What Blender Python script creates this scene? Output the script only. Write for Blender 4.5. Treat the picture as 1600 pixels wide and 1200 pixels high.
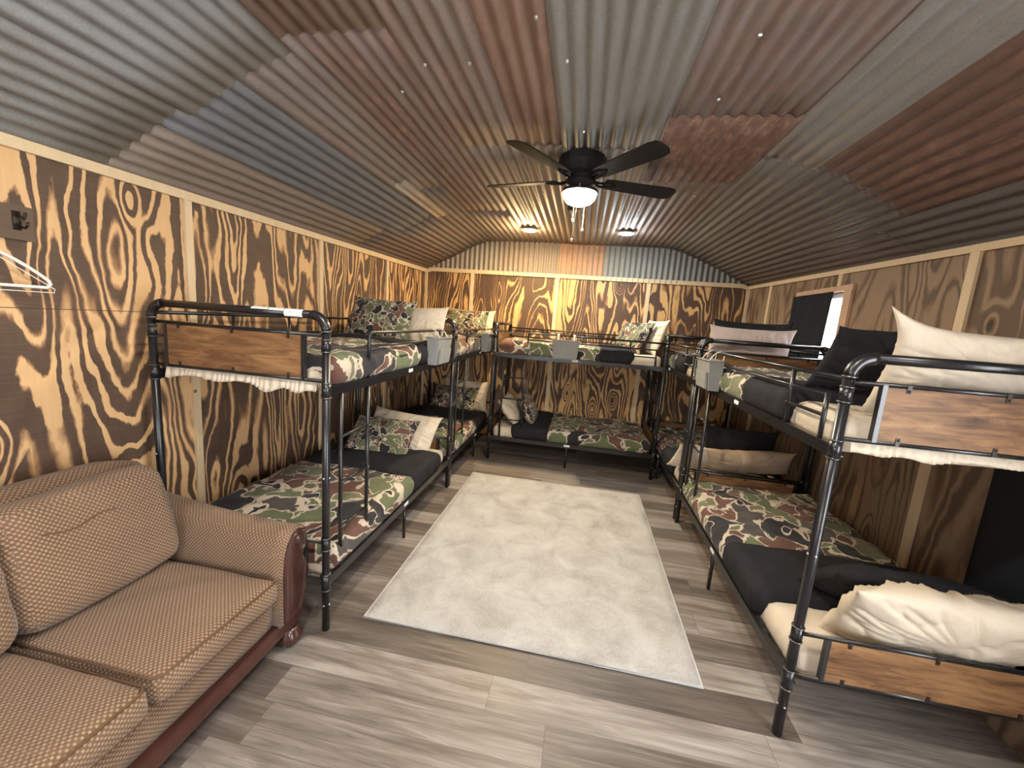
import bpy, bmesh, math, random
from mathutils import Vector, Matrix, noise as mnoise

for o in list(bpy.data.objects):
    bpy.data.objects.remove(o)
scene = bpy.context.scene
COL = scene.collection
PI = math.pi
rnd = random.Random(7)

# ------------------------------------------------------------------ camera
CAM = (2.3408, -5.7355, 1.7092)
PITCH, ROLL, YAW, FPX = -0.1551, 0.0739, -0.1638, 626.62
cd = bpy.data.cameras.new('camera')
cam = bpy.data.objects.new('camera', cd)
COL.objects.link(cam)
f = Vector((math.sin(YAW)*math.cos(PITCH), math.cos(YAW)*math.cos(PITCH), math.sin(PITCH)))
r0 = Vector((math.cos(YAW), -math.sin(YAW), 0))
u0 = r0.cross(f)
r = r0*math.cos(ROLL)+u0*math.sin(ROLL)
u = -r0*math.sin(ROLL)+u0*math.cos(ROLL)
cam.matrix_world = Matrix(((r.x, u.x, -f.x, CAM[0]), (r.y, u.y, -f.y, CAM[1]), (r.z, u.z, -f.z, CAM[2]), (0, 0, 0, 1)))
cd.sensor_fit = 'HORIZONTAL'
cd.sensor_width = 36.0
cd.lens = FPX*36.0/1600.0
cd.clip_start = 0.05
scene.camera = cam

# ------------------------------------------------------------------ world, view and daylight
scene.view_settings.view_transform = 'Standard'
scene.view_settings.look = 'None'
scene.view_settings.gamma = 1.0
scene.view_settings.use_curve_mapping = False
scene.view_settings.exposure = 0.38
w = bpy.data.worlds.new('sky')
scene.world = w
w.use_nodes = True
wn = w.node_tree
wn.nodes.clear()
sky = wn.nodes.new('ShaderNodeTexSky')
sky.sky_type = 'HOSEK_WILKIE'
sky.sun_direction = Vector((0.5, -0.5, 0.7)).normalized()
sky.turbidity = 4
bg = wn.nodes.new('ShaderNodeBackground')
bg.inputs[1].default_value = 1.6
wo = wn.nodes.new('ShaderNodeOutputWorld')
wn.links.new(sky.outputs[0], bg.inputs[0])
wn.links.new(bg.outputs[0], wo.inputs[0])


def area_light(name, loc, target, sx, sy, power, color):
    l = bpy.data.lights.new(name, 'AREA')
    l.shape = 'RECTANGLE'
    l.size, l.size_y, l.energy, l.color = sx, sy, power, color
    o = bpy.data.objects.new(name, l)
    COL.objects.link(o)
    o.location = loc
    d = Vector(target)-Vector(loc)
    o.rotation_euler = d.to_track_quat('-Z', 'Y').to_euler()
    return o


W = 4.393          # room width
YF = -6.75         # wall behind the camera
ZW = 2.36          # side wall height
area_light('door_daylight', (W+0.14, -5.45, 1.2), (0.8, -4.6, 0.9), 1.25, 1.9, 95, (0.92, 0.96, 1.0))
area_light('window_daylight', (1.55, YF-0.14, 1.45), (2.2, -3.5, 0.6), 1.0, 1.0, 40, (0.92, 0.96, 1.0))
area_light('curtained_window_daylight', (W+0.30, -1.62, 1.85), (W-1, -1.9, 1.7), 0.8, 0.6, 40, (0.92, 0.97, 1.0))

# ------------------------------------------------------------------ node helpers


class G:
    def __init__(self, name):
        self.m = bpy.data.materials.new(name)
        self.m.use_nodes = True
        self.t = self.m.node_tree
        self.b = self.t.nodes['Principled BSDF']
        self.tc = self.t.nodes.new('ShaderNodeTexCoord')

    def n(self, ty, **k):
        nd = self.t.nodes.new('ShaderNode'+ty)
        for a, v in k.items():
            setattr(nd, a, v)
        return nd

    def set(self, sock, v):
        if isinstance(v, bpy.types.NodeSocket):
            self.t.links.new(v, sock)
        elif v is not None:
            if isinstance(v, tuple) and len(v) == 3 and sock.type == 'RGBA':
                v = v+(1,)
            sock.default_value = v

    def math(self, op, a, b=None, c=None, clamp=False):
        nd = self.n('Math', operation=op, use_clamp=clamp)
        for i, v in enumerate((a, b, c)):
            if v is not None:
                self.set(nd.inputs[i], v)
        return nd.outputs[0]

    def vmath(self, op, a, b=None):
        nd = self.n('VectorMath', operation=op)
        self.set(nd.inputs[0], a)
        if b is not None:
            self.set(nd.inputs[1], b)
        return nd.outputs[0]

    def sep(self, v):
        nd = self.n('SeparateXYZ')
        self.set(nd.inputs[0], v)
        return nd.outputs

    def comb(self, x=0, y=0, z=0):
        nd = self.n('CombineXYZ')
        for i, v in enumerate((x, y, z)):
            self.set(nd.inputs[i], v)
        return nd.outputs[0]

    def scale(self, v, s):
        return self.vmath('MULTIPLY', v, s)

    def noise(self, vec, scale=5, detail=3, rough=0.5, dist=0.0):
        nd = self.n('TexNoise')
        self.set(nd.inputs['Vector'], vec)
        nd.inputs['Scale'].default_value = scale
        nd.inputs['Detail'].default_value = detail
        nd.inputs['Roughness'].default_value = rough
        nd.inputs['Distortion'].default_value = dist
        return nd.outputs['Fac']

    def noisec(self, vec, scale=5, detail=2):
        nd = self.n('TexNoise')
        self.set(nd.inputs['Vector'], vec)
        nd.inputs['Scale'].default_value = scale
        nd.inputs['Detail'].default_value = detail
        return nd.outputs['Color']

    def voro(self, vec, scale=5, feature='F1', rand=1.0):
        nd = self.n('TexVoronoi', feature=feature)
        self.set(nd.inputs['Vector'], vec)
        nd.inputs['Scale'].default_value = scale
        nd.inputs['Randomness'].default_value = rand
        return nd.outputs

    def white(self, vec):
        nd = self.n('TexWhiteNoise', noise_dimensions='3D')
        self.set(nd.inputs['Vector'], vec)
        return nd.outputs

    def ramp(self, fac, stops, interp='LINEAR'):
        nd = self.n('ValToRGB')
        nd.color_ramp.interpolation = interp
        e = nd.color_ramp.elements
        while len(e) < len(stops):
            e.new(0.5)
        for i, (p, c) in enumerate(stops):
            e[i].position = p
            e[i].color = (c, c, c, 1) if not isinstance(c, tuple) else c+(1,)
        self.set(nd.inputs[0], fac)
        return nd.outputs[0]

    def mix(self, fac, a, b, blend='MIX'):
        nd = self.n('Mix', data_type='RGBA', blend_type=blend)
        self.set(nd.inputs[0], fac)
        self.set(nd.inputs[6], a)
        self.set(nd.inputs[7], b)
        return nd.outputs[2]

    def bump(self, h, strength=0.3, dist=0.01):
        nd = self.n('Bump')
        nd.inputs['Strength'].default_value = strength
        nd.inputs['Distance'].default_value = dist
        self.set(nd.inputs['Height'], h)
        self.t.links.new(nd.outputs[0], self.b.inputs['Normal'])

    def out(self, color=None, rough=None, metal=None, spec=None):
        if color is not None:
            self.set(self.b.inputs['Base Color'], color)
        if rough is not None:
            self.set(self.b.inputs['Roughness'], rough)
        if metal is not None:
            self.set(self.b.inputs['Metallic'], metal)
        if spec is not None:
            self.set(self.b.inputs['Specular IOR Level'], spec)
        return self.m


def objrand(g, k=20.0):
    oi = g.n('ObjectInfo')
    v = g.math('MULTIPLY', oi.outputs['Random'], k)
    return g.comb(v, g.math('MULTIPLY', v, 1.7), g.math('MULTIPLY', v, 0.6))


def plain(name, col, rough=0.5, metal=0.0, var=0.0, scale=20, spec=None):
    g = G(name)
    c = col
    if var:
        nz = g.noise(g.tc.outputs['Object'], scale, 4)
        c = g.mix(nz, tuple(x*(1-var) for x in col), tuple(min(1, x*(1+var)) for x in col))
    return g.out(c, rough, metal, spec)


def torched(name, dark0, dark1, light0, light1, bias=0.0, n=11.0, off=0.0, seed=0.0, rimk=1.2, seam=False, soft=0.13, wamp=2.0):
    """plywood whose grain was scorched with a torch: dark bands, pale contour lines, knots"""
    g = G(name)
    x, y, z = g.sep(g.tc.outputs['Object'])
    uu = g.math('ADD', g.math('ADD', x, y), off)
    pid = g.math('FLOOR', g.math('DIVIDE', uu, 1.22))
    pr = g.white(g.comb(pid, seed, 3.1))
    ro = g.math('MULTIPLY', pr['Value'], 37.0)
    jag = g.noise(g.comb(g.math('MULTIPLY', uu, 26), g.math('MULTIPLY', z, 7), ro), 1.0, 4, 0.65)
    p = g.comb(uu, g.math('MULTIPLY', z, 0.15), ro)
    warp = g.scale(g.vmath('SUBTRACT', g.noisec(g.comb(g.math('MULTIPLY', uu, 1.0), g.math('MULTIPLY', z, 0.55), ro), 5.5, 3), (0.5, 0.5, 0.5)), (0.085, 0.05, 0.0))
    p = g.vmath('ADD', p, warp)
    h = g.noise(p, 4.0, 1.0, 0.35)
    # knots come in rows along the height of the sheet
    kp = g.comb(g.math('ADD', uu, ro), g.math('MULTIPLY', z, 0.48), ro)
    kv = g.voro(g.vmath('ADD', kp, g.scale(warp, (0.5, 0.5, 0.0))), 3.1)
    kd = kv['Distance']
    knot = g.math('POWER', 2.718, g.math('MULTIPLY', g.math('MULTIPLY', kd, kd), -34.0))
    ksel = g.math('GREATER_THAN', g.sep(kv['Color'])[0], 0.40)
    h = g.math('ADD', h, g.math('MULTIPLY', g.math('MULTIPLY', knot, ksel), 0.24))
    fine = g.noise(g.comb(g.math('MULTIPLY', uu, 70), g.math('MULTIPLY', z, 5), ro), 1.0, 3)
    hh = g.math('ADD', g.math('MULTIPLY', h, n), g.math('MULTIPLY', g.math('SUBTRACT', jag, 0.5), 0.42))
    c = g.math('FRACT', hh)
    wv = g.noise(g.comb(g.math('ADD', uu, g.math('MULTIPLY', h, 0.4)), g.math('MULTIPLY', z, 0.35), g.math('ADD', ro, 9.0)), 2.7, 2.5, 0.55)
    wid = g.math('ADD', g.math('MULTIPLY', g.math('SUBTRACT', wv, 0.5), wamp), 0.33+bias)
    sv = g.noise(g.comb(g.math('MULTIPLY', uu, 1.3), g.math('MULTIPLY', z, 0.8), g.math('ADD', ro, 21.0)), 2.6, 3, 0.6)
    softv = g.math('ADD', soft, g.math('MULTIPLY', g.math('MAXIMUM', g.math('SUBTRACT', sv, 0.47), 0.0), 3.2))
    lt = g.math('DIVIDE', g.math('SUBTRACT', wid, g.math('ABSOLUTE', g.math('SUBTRACT', g.math('MULTIPLY', c, 2.0), 1.0))), softv)
    lt = g.math('ADD', lt, 0.5, clamp=True)
    hor = g.noise(g.comb(g.math('MULTIPLY', uu, 5), g.math('MULTIPLY', z, 170), ro), 1.0, 3)
    dk = g.mix(g.math('ADD', g.math('MULTIPLY', hor, 0.65), g.math('MULTIPLY', g.math('SUBTRACT', jag, 0.3), 0.6), clamp=True), dark0, dark1)
    lg = g.mix(fine, light0, light1)
    colr = g.mix(g.math('MULTIPLY', lt, 2.0, clamp=True), dk, (dark1[0]*1.25, dark1[1]*1.15, dark1[2]*1.05))
    colr = g.mix(g.math('MULTIPLY', g.math('SUBTRACT', lt, 0.3), 1.4286, clamp=True), colr, lg)
    rim = g.math('MULTIPLY', g.math('MULTIPLY', lt, g.math('SUBTRACT', 1.0, lt)), rimk, clamp=True)
    colr = g.mix(rim, colr, (light0[0]*0.5, light0[1]*0.36, light0[2]*0.25))
    hole = g.math('MULTIPLY', g.math('LESS_THAN', kd, 0.05), ksel)
    colr = g.mix(hole, colr, (0.03, 0.015, 0.008))
    if seam:
        sm = g.math('MULTIPLY', g.math('LESS_THAN', g.math('ABSOLUTE', g.math('SUBTRACT', z, 1.613)), 0.0016), g.math('LESS_THAN', y, -3.66))
        colr = g.mix(sm, colr, (0.03, 0.015, 0.01))
    g.bump(g.math('ADD', g.math('MULTIPLY', lt, 0.5), g.math('MULTIPLY', hor, 0.25)), 0.25, 0.004)
    return g.out(colr, 0.62)


M = {}
M['ply_left'] = torched('torched plywood left', (0.036, 0.021, 0.014), (0.165, 0.098, 0.060), (0.60, 0.36, 0.16), (0.72, 0.47, 0.24), 0.05, 13.0, 1.207+12.2, 4.0, seam=True, wamp=1.7)
M['ply_back'] = torched('torched plywood back', (0.055, 0.030, 0.018), (0.125, 0.072, 0.042), (0.55, 0.31, 0.115), (0.68, 0.43, 0.19), 0.08, 15.0, 0.514, 5.0)
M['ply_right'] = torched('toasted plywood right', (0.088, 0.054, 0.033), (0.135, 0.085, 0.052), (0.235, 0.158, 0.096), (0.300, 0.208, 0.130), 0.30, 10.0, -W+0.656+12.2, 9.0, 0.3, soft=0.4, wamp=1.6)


def pine(name, a, b):
    g = G(name)
    x, y, z = g.sep(g.tc.outputs['Object'])
    nz = g.noise(g.comb(g.math('MULTIPLY', x, 30), g.math('MULTIPLY', y, 30), g.math('MULTIPLY', z, 4)), 1.0, 3)
    sp = g.voro(g.comb(x, y, z), 4.0)['Distance']
    c = g.mix(nz, a, b)
    c = g.mix(g.math('LESS_THAN', sp, 0.05), c, (0.25, 0.12, 0.05))
    return g.out(c, 0.55)


M['pine'] = pine('pine batten', (0.60, 0.45, 0.27), (0.74, 0.58, 0.37))
M['pine_weathered'] = pine('weathered window casing', (0.45, 0.26, 0.16), (0.66, 0.46, 0.32))


def corrugated():
    g = G('rusted corrugated steel')
    oi = g.n('ObjectInfo')
    base = oi.outputs['Color']
    rust = oi.outputs['Alpha']
    v = g.vmath('ADD', g.tc.outputs['Object'], objrand(g, 40))
    x, y, z = g.sep(v)
    st = g.comb(g.math('MULTIPLY', x, 9), g.math('MULTIPLY', y, 0.55), g.math('MULTIPLY', z, 9))
    n1 = g.noise(st, 1.0, 5, 0.6)
    n2 = g.noise(g.comb(g.math('MULTIPLY', x, 1.6), g.math('MULTIPLY', y, 0.6), g.math('MULTIPLY', z, 1.6)), 14, 6, 0.7)
    n3 = g.noise(v, 120, 2, 0.6)
    n4 = g.noise(v, 1.3, 3, 0.6)
    sp = g.math('ADD', g.math('ADD', g.math('MULTIPLY', n1, 0.55), g.math('MULTIPLY', n2, 0.35)), g.math('MULTIPLY', n4, 0.35))
    thr = g.math('SUBTRACT', 1.05, g.math('MULTIPLY', rust, 0.8))
    rm = g.math('ADD', g.math('DIVIDE', g.math('SUBTRACT', sp, thr), 0.28), 0.5, clamp=True)
    gal = g.mix(g.math('ADD', g.math('MULTIPLY', n3, 0.6), g.math('MULTIPLY', n2, 0.4)), g.mix(1.0, base, (0.62, 0.60, 0.58), 'MULTIPLY'), g.mix(1.0, base, (1.35, 1.35, 1.36), 'MULTIPLY'))
    rc = g.ramp(n2, [(0.25, (0.100, 0.062, 0.048)), (0.5, (0.185, 0.102, 0.074)), (0.75, (0.33, 0.205, 0.150))])
    c = g.mix(rm, gal, rc)
    g.bump(g.math('ADD', n2, g.math('MULTIPLY', rm, 0.6)), 0.25, 0.004)
    rg = g.math('ADD', 0.56, g.math('MULTIPLY', rm, 0.2))
    me = g.math('SUBTRACT', 0.22, g.math('MULTIPLY', rm, 0.2))
    return g.out(c, rg, me, 0.3)


M['corr'] = corrugated()


def planks():
    g = G('grey vinyl planks')
    x, y, z = g.sep(g.tc.outputs['Object'])
    row = g.math('FLOOR', g.math('DIVIDE', g.math('ADD', y, 20.06), 0.182))
    ro = g.white(g.comb(row, 0.5, 0.5))['Value']
    xs = g.math('DIVIDE', g.math('ADD', x, g.math('MULTIPLY', ro, 1.22)), 1.22)
    cid = g.math('FLOOR', xs)
    pr = g.white(g.comb(row, cid, 2.5))['Value']
    gx = g.math('ADD', g.math('MULTIPLY', x, 1.3), g.math('MULTIPLY', pr, 30))
    gr = g.noise(g.comb(gx, g.math('MULTIPLY', y, 16), pr), 1.6, 6, 0.62, 0.7)
    g2 = g.noise(g.comb(g.math('MULTIPLY', gx, 3), g.math('MULTIPLY', y, 160), pr), 1.0, 3)
    t = g.math('ADD', g.math('MULTIPLY', gr, 1.0), g.math('MULTIPLY', g.math('SUBTRACT', pr, 0.5), 0.42))
    t = g.math('ADD', t, g.math('MULTIPLY', g.math('SUBTRACT', g2, 0.5), 0.25))
    c = g.ramp(t, [(0.12, (0.052, 0.041, 0.035)), (0.42, (0.128, 0.105, 0.089)), (0.62, (0.218, 0.187, 0.165)), (0.88, (0.37, 0.332, 0.303))])
    fy = g.math('FRACT', g.math('DIVIDE', g.math('ADD', y, 20.06), 0.182))
    fx = g.math('FRACT', xs)
    sm = g.math('MAXIMUM', g.math('LESS_THAN', fy, 0.014), g.math('LESS_THAN', fx, 0.0022))
    c = g.mix(g.math('MULTIPLY', sm, 0.6), c, (0.05, 0.04, 0.035))
    g.bump(g.math('SUBTRACT', g.math('MULTIPLY', g2, 0.3), sm), 0.15, 0.003)
    return g.out(c, g.math('ADD', 0.36, g.math('MULTIPLY', gr, 0.18)))


M['floor'] = planks()


def camo(name, sc, dim=1.0):
    g = G(name)
    v = g.vmath('ADD', g.tc.outputs['Object'], objrand(g, 60))
    v = g.scale(v, (1.15, 0.85, 1.0))
    w2 = g.scale(g.vmath('SUBTRACT', g.noisec(v, sc*2.6, 2), (0.5, 0.5, 0.5)), (0.30/sc, 0.30/sc, 0.30/sc))
    v = g.vmath('ADD', v, w2)
    cream = (0.50*dim, 0.43*dim, 0.34*dim)
    green = (0.115*dim, 0.132*dim, 0.072*dim)
    olive = (0.150*dim, 0.152*dim, 0.090*dim)
    brown = (0.125*dim, 0.062*dim, 0.047*dim)
    char = (0.026*dim, 0.024*dim, 0.028*dim)
    grey = (0.070*dim, 0.062*dim, 0.058*dim)
    n0 = g.noise(v, sc*0.62, 1.0)
    c = g.mix(g.math('GREATER_THAN', n0, 0.5), grey, green)
    c = g.mix(g.math('LESS_THAN', g.math('ABSOLUTE', g.math('SUBTRACT', n0, 0.5)), 0.012), c, cream)
    for k_, (cl, t) in enumerate(((olive, 0.555), (brown, 0.545), (char, 0.575), (brown, 0.61), (green, 0.60), (char, 0.64))):
        nk = g.noise(g.vmath('ADD', v, (3.7*k_+2.1, 5.3*k_, 9.1-2.2*k_)), sc*(0.72+0.07*k_), 1.0, 0.4)
        c = g.mix(g.math('GREATER_THAN', nk, t), c, cream)
        c = g.mix(g.math('GREATER_THAN', nk, t+0.022), c, cl)
    wr = g.noise(g.tc.outputs['Object'], 16, 4, 0.6)
    g.bump(wr, 0.35, 0.012)
    g.b.inputs['Sheen Weight'].default_value = 0.1
    return g.out(c, 0.8, 0, 0.2)


M['camo'] = camo('camouflage bedspread cotton', 4.1)
M['camo_small'] = camo('camouflage sham cotton', 9.5)


def cloth(name, a, b, sc=9, bs=0.4, rough=0.85):
    g = G(name)
    v = g.vmath('ADD', g.tc.outputs['Object'], objrand(g, 9))
    nz = g.noise(v, sc, 4, 0.6, 0.6)
    g.bump(nz, bs, 0.014)
    return g.out(g.mix(nz, a, b), rough, 0, 0.2)


M['cream'] = cloth('cream cotton', (0.54, 0.46, 0.355), (0.66, 0.575, 0.455), 9, 0.55)
M['pink_cream'] = cloth('pinkish cream cotton', (0.52, 0.42, 0.38), (0.64, 0.54, 0.49))
M['tan'] = cloth('tan cotton', (0.38, 0.28, 0.19), (0.47, 0.36, 0.25))
M['black_cloth'] = cloth('black brushed cotton', (0.012, 0.012, 0.015), (0.024, 0.024, 0.028))
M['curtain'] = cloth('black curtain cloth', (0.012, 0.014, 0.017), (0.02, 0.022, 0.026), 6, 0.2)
M['grey_cloth'] = cloth('grey canvas', (0.20, 0.20, 0.195), (0.27, 0.27, 0.262), 30, 0.2)
M['strap'] = cloth('pale webbing', (0.42, 0.39, 0.34), (0.5, 0.46, 0.4), 60, 0.2)
M['black_metal'] = plain('black powder coat', (0.011, 0.011, 0.013), 0.30, 0.0, 0.2, 60, 0.6)
M['ring'] = plain('worn bright joint ring', (0.16, 0.155, 0.15), 0.28, 0.9)
M['bolt'] = plain('silver bolt', (0.6, 0.6, 0.58), 0.3, 0.9)
M['white_label'] = plain('white paper label', (0.82, 0.82, 0.80), 0.6)
M['grey_ink'] = plain('grey ink', (0.25, 0.25, 0.26), 0.7)
M['white_plastic'] = plain('white plastic', (0.80, 0.78, 0.74), 0.35)
M['iron'] = plain('dark iron', (0.035, 0.025, 0.02), 0.45, 0.5)
M['fan_dark'] = plain('dark bronze fan paint', (0.014, 0.013, 0.013), 0.6, 0.0, 0.2, 30, 0.12)
M['brass'] = plain('pull chain metal', (0.62, 0.52, 0.36), 0.35, 0.5)
M['can_trim'] = plain('white light trim', (0.8, 0.8, 0.78), 0.5)
M['board'] = plain('brown stained board', (0.115, 0.075, 0.048), 0.6, 0, 0.25, 12)


def panelwood(name='rustic bunk panel wood'):
    g = G(name)
    v = g.vmath('ADD', g.tc.outputs['Object'], objrand(g, 30))
    x, y, z = g.sep(v)
    n1 = g.noise(g.comb(g.math('MULTIPLY', x, 1.5), y, g.math('MULTIPLY', z, 9)), 2.4, 6, 0.66, 0.8)
    n2 = g.noise(g.comb(g.math('MULTIPLY', x, 6), y, g.math('MULTIPLY', z, 60)), 1.5, 3)
    t = g.math('ADD', g.math('MULTIPLY', n1, 0.85), g.math('MULTIPLY', n2, 0.15))
    c = g.ramp(t, [(0.26, (0.042, 0.019, 0.010)), (0.42, (0.130, 0.062, 0.027)), (0.56, (0.250, 0.130, 0.056)), (0.75, (0.37, 0.215, 0.102))])
    g.bump(n2, 0.1, 0.002)
    return g.out(c, 0.5, 0, 0.3)


M['panel'] = panelwood()


def sofa_cloth():
    g = G('brown basket weave upholstery')
    uvx, uvy, _ = g.sep(g.tc.outputs['UV'])
    k = 2*PI/0.0125
    a = g.math('MULTIPLY', g.math('ADD', uvx, uvy), k*0.7071)
    b = g.math('MULTIPLY', g.math('SUBTRACT', uvx, uvy), k*0.7071)
    s = g.math('MULTIPLY', g.math('ADD', g.math('SINE', a), g.math('SINE', b)), 0.5)
    d = g.math('ADD', g.math('MULTIPLY', s, 1.3), 0.15, clamp=True)
    nz = g.noise(g.tc.outputs['Object'], 6, 3)
    nf = g.noise(g.tc.outputs['Object'], 180, 2)
    base = g.mix(nz, (0.125, 0.070, 0.037), (0.175, 0.102, 0.057))
    hi = g.mix(nf, (0.27, 0.180, 0.115), (0.42, 0.300, 0.205))
    g.bump(g.math('ADD', d, g.math('MULTIPLY', nf, 0.4)), 0.6, 0.004)
    g.b.inputs['Sheen Weight'].default_value = 0.15
    return g.out(g.mix(d, base, hi), 0.85, 0, 0.2)


M['sofa'] = sofa_cloth()
M['sofa_pipe'] = plain('brown seam piping', (0.115, 0.06, 0.028), 0.85)


def mahog():
    g = G('glossy mahogany')
    x, y, z = g.sep(g.tc.outputs['Object'])
    n1 = g.noise(g.comb(g.math('MULTIPLY', x, 20), g.math('MULTIPLY', y, 20), g.math('MULTIPLY', z, 3)), 1.0, 4)
    g.b.inputs['Coat Weight'].default_value = 0.5
    return g.out(g.mix(n1, (0.034, 0.011, 0.008), (0.070, 0.025, 0.018)), 0.28)


M['mahogany'] = mahog()


def rugmat():
    g = G('pale grey carpet pile')
    v = g.tc.outputs['Object']
    n1 = g.noise(v, 4.5, 4, 0.62, 0.5)
    n2 = g.noise(v, 70, 3, 0.7)
    n3 = g.noise(v, 260, 2, 0.7)
    t = g.math('ADD', g.math('MULTIPLY', n1, 0.6), g.math('ADD', g.math('MULTIPLY', n2, 0.25), g.math('MULTIPLY', n3, 0.25)))
    c = g.ramp(t, [(0.36, (0.36, 0.332, 0.298)), (0.54, (0.59, 0.562, 0.52)), (0.70, (0.74, 0.72, 0.685))])
    g.bump(g.math('ADD', n2, n3), 0.9, 0.012)
    g.b.inputs['Sheen Weight'].default_value = 0.2
    return g.out(c, 0.95, 0, 0.1)


M['rug'] = rugmat()
M['rug_edge'] = plain('rug binding', (0.62, 0.60, 0.57), 0.9, 0, 0.15, 200)


def glow(name, col, strength):
    g = G(name)
    g.b.inputs['Emission Color'].default_value = col+(1,)
    g.b.inputs['Emission Strength'].default_value = strength
    return g.out((0.9, 0.9, 0.88), 0.4)


M['bulb_fan'] = glow('lit fan bowl glass', (1.0, 0.93, 0.80), 16)
M['bulb_warm'] = glow('lit warm lens', (1.0, 0.78, 0.42), 40)
M['bulb_cool'] = glow('lit cool lens', (0.86, 0.94, 1.0), 40)


def glassmat():
    g = G('window glass')
    g.b.inputs['Transmission Weight'].default_value = 1.0
    g.b.inputs['IOR'].default_value = 1.05
    return g.out((1, 1, 1), 0.0)


M['glass'] = glassmat()
M['deck'] = plain('roof decking', (0.12, 0.09, 0.06), 0.9)

# ------------------------------------------------------------------ mesh helpers


def link(name, bm, mat, parent=None, smooth=False, loc=None):
    me = bpy.data.meshes.new(name)
    bm.normal_update()
    bm.to_mesh(me)
    bm.free()
    if mat:
        me.materials.append(mat)
    if smooth:
        me.polygons.foreach_set('use_smooth', [True]*len(me.polygons))
    o = bpy.data.objects.new(name, me)
    COL.objects.link(o)
    if parent:
        o.parent = parent
    if loc:
        o.location = loc
    return o


def empty(name, loc=(0, 0, 0), rz=0):
    o = bpy.data.objects.new(name, None)
    o.empty_display_size = 0.1
    COL.objects.link(o)
    o.location = loc
    o.rotation_euler = (0, 0, rz)
    return o


def tag(o, label, cat, group=None):
    o['label'] = label
    o['category'] = cat
    if group:
        o['group'] = group
    return o


def structure(o):
    o['kind'] = 'structure'
    return o


def box(bm, a, b):
    """axis aligned box from corner a to corner b"""
    r_ = bmesh.ops.create_cube(bm, size=1)
    for v in r_['verts']:
        v.co = Vector([a[i]+(b[i]-a[i])*(v.co[i]+0.5) for i in range(3)])
    return r_['verts']


def tube(bm, pts, rad, seg=10, closed=False):
    """round tube along a polyline"""
    pts = [Vector(p) for p in pts]
    n = len(pts)
    rings = []
    prev = None
    for i, p in enumerate(pts):
        if closed:
            t = (pts[(i+1) % n]-pts[i-1]).normalized()
        elif i == 0:
            t = (pts[1]-pts[0]).normalized()
        elif i == n-1:
            t = (pts[-1]-pts[-2]).normalized()
        else:
            t = ((pts[i+1]-p).normalized()+(p-pts[i-1]).normalized()).normalized()
        if prev is None:
            a = Vector((0, 0, 1)) if abs(t.z) < 0.9 else Vector((1, 0, 0))
            x_ = t.cross(a).normalized()
        else:
            x_ = (prev-t*prev.dot(t)).normalized()
        prev = x_
        y_ = t.cross(x_)
        rr = rad[i] if isinstance(rad, (list, tuple)) else rad
        rings.append([bm.verts.new(p+(x_*math.cos(2*PI*k/seg)+y_*math.sin(2*PI*k/seg))*rr) for k in range(seg)])
    m = n if closed else n-1
    for i in range(m):
        A, B = rings[i], rings[(i+1) % n]
        for k in range(seg):
            bm.faces.new((A[k], A[(k+1) % seg], B[(k+1) % seg], B[k]))
    if not closed:
        bm.faces.new(rings[0][::-1])
        bm.faces.new(rings[-1])
    bmesh.ops.recalc_face_normals(bm, faces=bm.faces)


def arc(c, a, b, r_, n=6):
    """quarter bend points: centre c, from direction a to direction b"""
    c, a, b = Vector(c), Vector(a), Vector(b)
    return [c+(a*math.cos(t*PI/2/n)+b*math.sin(t*PI/2/n))*r_ for t in range(n+1)]


def lathe(bm, prof, c=(0, 0, 0), seg=32, flute=0, fl=0.0):
    c = Vector(c)
    rings = []
    for (rr, zz) in prof:
        ring = []
        for k in range(seg):
            a = 2*PI*k/seg
            q = rr*(1+fl*math.cos(flute*a)) if flute else rr
            ring.append(bm.verts.new(c+Vector((q*math.cos(a), q*math.sin(a), zz))))
        rings.append(ring)
    for A, B in zip(rings, rings[1:]):
        for k in range(seg):
            bm.faces.new((A[k], A[(k+1) % seg], B[(k+1) % seg], B[k]))
    if prof[0][0] > 1e-6:
        bm.faces.new(rings[0][::-1])
    if prof[-1][0] > 1e-6:
        bm.faces.new(rings[-1])
    bmesh.ops.recalc_face_normals(bm, faces=bm.faces)


def prism(bm, poly, d0, d1, axis='x'):
    """extrude a 2-D outline along an axis"""
    def P(a, b, d):
        return {'x': (d, a, b), 'y': (a, d, b), 'z': (a, b, d)}[axis]
    A = [bm.verts.new(P(a, b, d0)) for a, b in poly]
    B = [bm.verts.new(P(a, b, d1)) for a, b in poly]
    n = len(poly)
    for i in range(n):
        bm.faces.new((A[i], A[(i+1) % n], B[(i+1) % n], B[i]))
    bm.faces.new(A[::-1])
    bm.faces.new(B)
    bmesh.ops.recalc_face_normals(bm, faces=bm.faces)


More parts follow.
